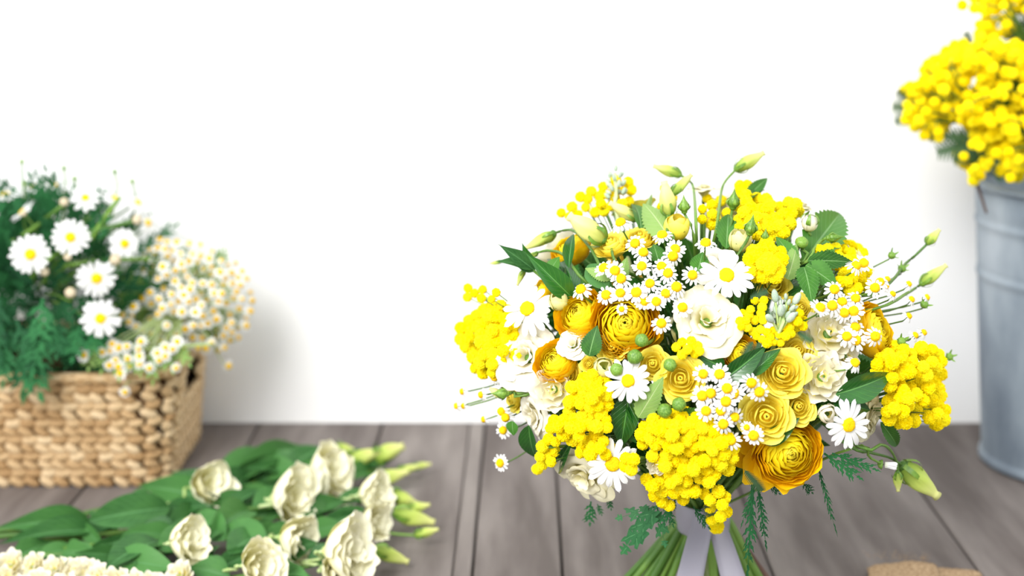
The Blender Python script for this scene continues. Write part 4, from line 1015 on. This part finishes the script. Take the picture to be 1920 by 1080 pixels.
# ------------------------------------------------------------------ zinc bucket with mimosa branches
bkY = YW - 0.150
bl = at_y(1850, 832, bkY); rl = at_y(1838, 338, bkY)
HB = rl.z; rbot = 0.098; bkX = bl.x + rbot; rtop = bkX - rl.x
bucket = obj('bucket', None, None, T((bkX, bkY, 0))); top(bucket, 'tall galvanised zinc flower bucket holding mimosa against the white wall', 'bucket')
def br(z): return rbot + (rtop - rbot) * z / HB
prof = [(0.0005, 0.004), (rbot - 0.006, 0.004), (rbot - 0.002, 0.0), (rbot + 0.004, 0.003), (rbot + 0.004, 0.010), (br(0.014), 0.014)]
for zb in (HB * 0.68, HB * 0.86):
    prof += [(br(zb) , zb - 0.006), (br(zb) + 0.0016, zb - 0.003), (br(zb) + 0.0016, zb + 0.001), (br(zb), zb + 0.005)]
prof += [(br(HB - 0.01), HB - 0.008)]
for zz in (0.016, HB * 0.3, HB * 0.5, HB * 0.64, HB * 0.66, HB * 0.70, HB * 0.72, HB * 0.77, HB * 0.82, HB * 0.84, HB * 0.88, HB * 0.9): prof.append((br(zz), zz))
prof = prof[:5] + sorted(prof[5:], key=lambda q: q[1])
inner = [(br(HB) - 0.003, HB - 0.008), (br(HB * 0.5) - 0.003, HB * 0.5), (rbot - 0.003, 0.012), (0.0005, 0.012)]
g = lathe(prof + inner, 64, cap=False); obj('body', mesh('bucket_body', g[0], g[1], 'zinc', g[2]), bucket)
ring_pts = [(math.cos(2 * PI * i / 64) * br(HB), math.sin(2 * PI * i / 64) * br(HB), HB - 0.005) for i in range(65)]
g = tube(ring_pts, 0.005, 0.005, 10, 128); obj('rim', mesh('bucket_rim', *g[:2], 'zinc', g[2]), bucket)
sm = MB(); sa = R(250)
sm.add(*grid(2, 6, lambda u, v: ((br(v * (HB - 0.02) + 0.01) + 0.0012) * math.cos(sa + u * 0.05), (br(v * (HB - 0.02) + 0.01) + 0.0012) * math.sin(sa + u * 0.05), v * (HB - 0.02) + 0.01)))
obj('seam', sm.mesh('bucket_seam', 'zinc'), bucket)

rm = random.Random(31)
def mimosa_branch(ells, n, r, Y0, lab, feathers, rootdx=0.0, k=1.0, spread=0.05):
    base = Vector((bkX + rootdx, bkY - 0.01, 0.02))
    o = obj('mimosa_branch', None, None, T(base)); top(o, lab, 'branch', 'mimosa branches in the zinc bucket')
    pts = scatter(ells, n, r, rm, k)
    Ps = [at_y(x, y, Y0 - 0.06 * c + rm.uniform(-spread, spread)) for x, y, c in pts]
    for P in Ps: P.y = min(P.y, YW - 0.012)
    cen = sum(Ps, Vector()) / len(Ps)
    mouth = Vector((bkX - 0.02 + rootdx, bkY - 0.01, HB + 0.01))
    b = MB(); b.add(*tube([Vector(), (base.lerp(mouth, 0.5)) - base, mouth - base, mouth.lerp(cen, 0.6) - base, cen - base], 0.003, 0.0012, 6, 14))
    for P in Ps[::2]: b.add(*tube([P - base, P.lerp(cen, 0.4) + Vector((0, 0, -0.004)) - base, P.lerp(mouth.lerp(cen, 0.6), 0.8) - base], 0.0005, 0.0012, 4, 4))
    obj('stalk', b.mesh('mimosa_stalk', 'stem'), o)
    for P in Ps:
        s = r * mpp(P) * rm.uniform(0.85, 1.15); obj('pompom', rm.choice(POM), o, T(P - base) @ Matrix.Rotation(rm.uniform(0, 6), 4, (0.3, rm.random(), 1)) @ Matrix.Scale(s, 4))
    for x0, y0, x1, y1, wd in feathers:
        A, B = at_y(x0, y0, Y0 + 0.01), at_y(x1, y1, Y0 - 0.005)
        leaf_at(o, 'feather_leaf', FEATHER, A, B, wd * 1.3, base=base, up=(CAM - A).normalized())
YM = bkY - 0.03
mimosa_branch([(1875, 30, 26, 40), (1835, 6, 36, 14), (1850, 55, 18, 16), (1915, 8, 30, 14), (1905, -40, 60, 40), (1990, 0, 50, 50)], 105, 10, YM + 0.03, 'topmost mimosa branch reaching above the others', [(1925, 110, 1890, 30, 60), (1935, 130, 1925, 40, 60), (1945, 95, 1905, 60, 40)])
mimosa_branch([(1770, 150, 42, 50), (1800, 110, 40, 30), (1720, 165, 26, 14), (1740, 210, 44, 34), (1752, 245, 22, 16)], 130, 10.5, YM, 'mimosa branch spreading out from the bucket towards the open wall', [(1730, 205, 1676, 200, 44), (1725, 215, 1680, 228, 36), (1710, 190, 1684, 172, 30), (1830, 120, 1812, 62, 26)], -0.02)
mimosa_branch([(1850, 110, 36, 46), (1880, 170, 44, 50), (1830, 205, 40, 38), (1905, 120, 26, 40), (2010, 110, 70, 60)], 205, 11, YM - 0.03, 'fullest mimosa branch in the middle above the bucket', [(1870, 260, 1790, 262, 60)], 0.0)
mimosa_branch([(1900, 235, 36, 44), (1870, 225, 30, 28), (1850, 240, 40, 16), (1945, 200, 40, 60), (1900, 300, 30, 34), (1880, 285, 14, 24), (2040, 215, 70, 60), (2090, 290, 50, 40)], 200, 11, YM - 0.05, 'mimosa branch hanging low over the bucket rim', [(1885, 255, 1760, 285, 56), (1870, 260, 1748, 255, 40), (1865, 275, 1790, 300, 44), (1900, 270, 1850, 320, 44), (1880, 260, 1840, 300, 40), (1920, 290, 1870, 335, 44)], 0.03)
mimosa_branch([(1815, 290, 22, 26), (1840, 285, 22, 30), (1828, 325, 10, 18)], 36, 9.5, YM - 0.02, 'small mimosa twig drooping outside the bucket rim', [(1860, 290, 1810, 300, 40)], -0.04)
tw = obj('twig', None, None, T(at_y(1846, 400, bkY - 0.07)))
A = at_y(1832, 345, YM - 0.02); B = at_y(1850, 400, YM - 0.03)
bpy.data.objects.remove(tw)
tgt = bpy.data.objects['mimosa_branch.004']
g = tube([Vector(p) - tgt.location for p in (at_y(1826, 330, YM - 0.02), A, B)], 0.0022, 0.0014, 6, 6); obj('twig', mesh('twig', g[0], g[1], 'stem_dark', g[2]), tgt, None, 'brown woody twig')

# ------------------------------------------------------------------ cut lisianthus stems lying on the floor
rl_ = random.Random(41)
LISB = build_lisianthus('cream_light', 0.16, (3, 4, 5), True); KIND['lis_side'] = LISB
def lis_stem(path, blooms, buds, leaves, lab, z0=0.012):
    P = [at_z(x, y, z) for x, y, z in path]
    base = Vector((P[0].x, P[0].y, 0))
    o = obj('lisianthus_stem', None, None, T(base)); top(o, lab, 'flower', 'cut lisianthus stems lying on the floor')
    b = MB(); b.add(*tube([p - base for p in P], 0.0032, 0.002, 7, 16)); obj('stem', b.mesh('stem', 'stem'), o)
    end = P[-1]
    for k in range(7):
        t = rl_.uniform(0.15, 0.95); i = min(int(t * (len(P) - 1)), len(P) - 2)
        A = P[i].lerp(P[i + 1], t * (len(P) - 1) - i); sd = rl_.choice((-1, 1))
        B = A + Vector((rl_.uniform(0.03, 0.06) * rl_.choice((1, 1, -1)), sd * rl_.uniform(0.01, 0.035), rl_.uniform(0.0, 0.022))); B.z = max(B.z, 0.012)
        leaf_at(o, 'leaf', LEAF[rl_.choice(('lance', 'lance', 'lis'))], A, B, rl_.uniform(22, 42), base=base, up=(rl_.uniform(-0.3, 0.3), -0.6, 0.8), roll=rl_.uniform(-0.5, 0.5))
    for x, y, r, z, ax in blooms:
        C = at_z(x, y, z); s = r * mpp(C); axis = Vector(ax).normalized()
        mt = frame(C - axis * s * 0.1, axis, rl_.uniform(0, 6), s); b = MB()
        b.add(*lathe([(0.05, -0.75), (0.16, -0.66), (0.20, -0.5), (0.14, -0.4)], 8))
        near = min(P, key=lambda p: (p - C).length)
        back = C - axis * s * 0.75
        stem_mesh(b, mt.inverted(), [back, back - axis * 0.012, back.lerp(near, 0.6), near - Vector((0.02, 0, 0))], 0.0016 / s, 0.002 / s, 8)
        f = obj('bloom', b.mesh('bloom_stalk', 'stem_pale'), o, T(-base) @ mt)
        petals(f, 'lis_side', jit=0.10, rd=rl_)
    for bx, by, tx, ty, z, fat in buds:
        A = at_z(bx, by, z); B = at_y(tx, ty, A.y); L = (B - A).length
        mt = frame(A, B - A, rl_.uniform(0, 6), L); b = MB()
        stem_mesh(b, mt.inverted(), [A, A.lerp(end, 0.4) + Vector((0, 0, -0.002)), end], 0.0014 / L, 0.0017 / L, 8)
        f = obj('bud', b.mesh('bud_stalk', 'stem'), o, T(-base) @ mt)
        obj('bud_skin', LISBUD, f, Matrix.Diagonal((fat, fat, 1, 1))); obj('sepals', SEP_BUD, f, Matrix.Diagonal((fat, fat, 1, 1)))
    for x0, y0, x1, y1, wd, z in leaves:
        A = at_z(x0, y0, z); B = at_z(x1, y1, max(0.012, z + 0.008))
        leaf_at(o, 'leaf', LEAF['lis' if wd > 41 else 'lance'], A, B, wd * 1.25, base=base, up=(rl_.uniform(-0.2, 0.2), -0.8, 0.75), roll=rl_.uniform(-0.2, 0.2))
S = (0.95, -0.45, 0.30)
lis_stem([(-60, 1000, 0.015), (170, 978, 0.015), (330, 950, 0.022), (470, 948, 0.02), (540, 940, 0.02)], [(388, 910, 46, 0.045, S)], [], [(400, 935, 250, 905, 40, 0.02), (320, 950, 170, 972, 46, 0.035), (470, 950, 380, 1010, 40, 0.03)],
         'lisianthus stem with one cream bloom, nearest the woven basket')
lis_stem([(-60, 1012, 0.01), (200, 985, 0.012), (400, 960, 0.02), (520, 950, 0.03)], [(544, 930, 54, 0.045, S)], [], [(170, 975, -10, 985, 36, 0.02), (180, 990, 0, 1010, 30, 0.02), (520, 960, 430, 905, 36, 0.02), (490, 1000, 430, 1030, 44, 0.03)], 'lisianthus stem with a full cream bloom in the middle of the bunch')
lis_stem([(150, 965, 0.008), (400, 910, 0.01), (520, 880, 0.015), (600, 880, 0.02)], [(612, 888, 52, 0.045, S)], [(625, 840, 668, 846, 0.03, 1.5), (700, 858, 757, 836, 0.025, 1.6)], [(440, 900, 585, 818, 34, 0.02), (400, 905, 540, 830, 32, 0.02), (470, 900, 380, 915, 36, 0.015), (640, 865, 720, 870, 30, 0.015)],
         'lisianthus stem with a tall cream bloom and flared yellow green buds')
lis_stem([(40, 1020, 0.008), (300, 990, 0.01), (520, 970, 0.012), (660, 938, 0.02)], [(698, 926, 40, 0.038, S)], [(728, 926, 784, 946, 0.03, 1.3), (764, 955, 806, 946, 0.02, 1.2)], [(560, 970, 660, 930, 32, 0.02), (300, 1000, 205, 1030, 36, 0.02), (380, 960, 300, 990, 34, 0.02), (630, 950, 560, 975, 26, 0.02)],
         'lisianthus stem with a rounded cream bloom and two lime buds')
lis_stem([(60, 1035, 0.008), (330, 1015, 0.01), (560, 1000, 0.012), (660, 985, 0.018)], [(700, 978, 36, 0.03, S)], [(738, 962, 815, 980, 0.022, 1.2), (778, 1004, 822, 992, 0.015, 1.1)], [(560, 1005, 470, 1020, 40, 0.02), (420, 1010, 360, 960, 44, 0.03), (600, 990, 690, 960, 26, 0.015)],
         'lisianthus stem with a small cream bloom and a bud on a long stalk')
lis_stem([(-40, 1050, 0.012), (130, 1040, 0.014), (300, 1045, 0.02)], [(346, 1012, 44, 0.045, (0.9, -0.35, 0.35))], [], [(300, 1010, 205, 1050, 46, 0.035), (200, 1050, 320, 1060, 44, 0.03), (330, 1000, 250, 985, 34, 0.02)], 'lisianthus stem with a half open cream bloom among broad leaves')
lis_stem([(100, 1075, 0.012), (300, 1062, 0.016), (430, 1072, 0.02)], [(484, 1058, 48, 0.045, (0.8, -0.5, 0.3))], [], [(330, 1060, 240, 1085, 44, 0.02), (400, 1050, 330, 1020, 36, 0.02)], 'lisianthus stem with a wide cream bloom closest to the white stock flowers')
lis_stem([(200, 1100, 0.01), (420, 1085, 0.012), (560, 1065, 0.018), (600, 1055, 0.022)], [(645, 1030, 60, 0.05, S), (630, 1070, 40, 0.03, (0.7, -0.6, 0.3))], [(702, 1030, 766, 1054, 0.022, 1.2)], [(540, 1062, 440, 1040, 30, 0.02), (430, 1080, 350, 1060, 40, 0.02)], 'lisianthus stem with two big cream blooms and one pointed bud')
lis_stem([(120, 1030, 0.016), (350, 1005, 0.02), (500, 1000, 0.024)], [(552, 1010, 44, 0.04, (0.9, -0.4, 0.1))], [], [(380, 1000, 300, 1025, 50, 0.03), (500, 1020, 420, 985, 44, 0.03), (540, 1030, 600, 1015, 22, 0.03)], 'lisianthus stem with a cream bloom tucked under the full one')
lis_stem([(300, 935, 0.006), (480, 905, 0.008), (620, 880, 0.01), (690, 882, 0.012)], [], [(700, 902, 766, 884, 0.016, 1.2), (745, 884, 786, 874, 0.014, 1.1), (772, 876, 808, 870, 0.012, 1.1), (650, 868, 712, 846, 0.02, 1.4)], [(500, 900, 440, 870, 36, 0.012), (610, 880, 540, 890, 30, 0.012), (700, 880, 640, 900, 26, 0.012)], 'lisianthus stem with lime buds only, furthest from the stock flowers')
dp = at_z(452, 987, 0.03)
dr_ = obj('dry_petal', mesh('dry_petal', *[g for g in grid(6, 6, lambda u, v: (0.014 * (2 * v - 1), 0.006 * u * math.sin(PI * (v * 0.9 + 0.05)), 0.003 * u * u + 0.002 * math.sin(v * 5)))[:2]], 'dry', grid(6, 6, lambda u, v: (0, 0, 0))[2]), None, T(dp) @ Matrix.Rotation(0.5, 4, 'Z') @ Matrix.Rotation(0.6, 4, 'X'))
top(dr_, 'shrivelled tan petal lying among the lisianthus leaves', 'petal')

# ------------------------------------------------------------------ white stock spikes at the near edge
for k, (xs, lab) in enumerate([([(-30, 1075), (20, 1058), (60, 1062), (100, 1070), (140, 1072), (10, 1090), (70, 1095), (120, 1100), (165, 1075), (50, 1110)], 'cream stock flower spike with dense frilled florets'),
                               ([(180, 1085), (215, 1092), (250, 1098), (200, 1110), (285, 1100), (160, 1108), (335, 1078), (310, 1105), (245, 1120)], 'slimmer cream stock flower spike trailing beside the dense one')]):
    base = at_z(xs[0][0] - 60, xs[0][1] + 30, 0.0)
    o = obj('stock_flower', None, None, T(base)); top(o, lab, 'flower', 'cream stock flowers on the floor')
    b = MB(); b.add(*tube([Vector((0, 0, 0.012))] + [at_z(x, y + 20, 0.014) - base for x, y in sorted(xs)[::3]], 0.003, 0.002, 7, 12)); obj('stem', b.mesh('stem', 'stem_pale'), o)
    for x, y in xs:
        C = at_z(x, y, 0.032); s = 27 * mpp(C)
        f = obj('floret', mesh('floret_base', *lathe([(0.05, -0.5), (0.18, -0.3), (0.12, 0)], 8)[:2], 'stem_pale'), o, T(-base) @ frame(C, (rl_.uniform(-0.6, 0.6), -0.8, rl_.uniform(0.3, 0.9)), rl_.uniform(0, 6), s))
        petals(f, 'double', jit=0.15, rd=rl_)
        for c in f.children: c.data = c.data

# ------------------------------------------------------------------ folded burlap at the near edge
P0 = at_z(1650, 1062, 0.022)
bl0 = Vector((at_z(1650, 1075, 0.02).x, at_z(1700, 1039, 0.02).y, 0))
burl = obj('burlap_cloth', None, None, T(bl0)); top(burl, 'folded piece of brown burlap lying on the floor beside the bouquet', 'cloth')
def sheet(z, wob, x1, ang):
    def fn(u, v):
        x = (u + 1) / 2 * x1; y = -0.10 * v
        ed = 0.0007 * math.sin(u * 9) + 0.0006 * math.sin(u * 23)
        zz = z + wob * math.sin(u * 3 + v * 4) + 0.004 * math.sin(u * 1.5 + 1) * (1 - v)
        c = math.cos(ang); s_ = math.sin(ang)
        yy = y + ed * (1 - v)
        return (c * x - s_ * yy, s_ * x + c * yy, max(0.001, zz - 0.004 * max(0, -u - 0.8) * 5 - 0.006 * max(0, 0.10 - v) * 4))
    return grid(24, 12, fn)
for k, (z, wob, x1, a) in enumerate(((0.004, 0.0008, 0.110, -0.10), (0.011, 0.0012, 0.066, -0.16))):
    g = sheet(z, wob, x1, a); o = obj('cloth_fold', mesh('cloth_fold', g[0], g[1], 'burlap', g[2]), burl)
    md = o.modifiers.new('thickness', 'SOLIDIFY'); md.thickness = 0.0022
b = MB(); rd = random.Random(2)
for i in range(26):
    x = rd.uniform(0, 0.06); z = 0.015; p = Vector((x, 0.002 - 0.14 * x, z))
    b.add(*tube([p, p + Vector((rd.uniform(-0.004, 0.004), 0.003, 0.003)), p + Vector((rd.uniform(-0.01, 0.01), 0.007, rd.uniform(-0.002, 0.008)))], 0.0002, 0.0001, 4, 4))
o = obj('frayed_threads', b.mesh('frayed_threads', 'burlap'), burl); o['kind'] = 'stuff'
print('objects', len(bpy.data.objects))
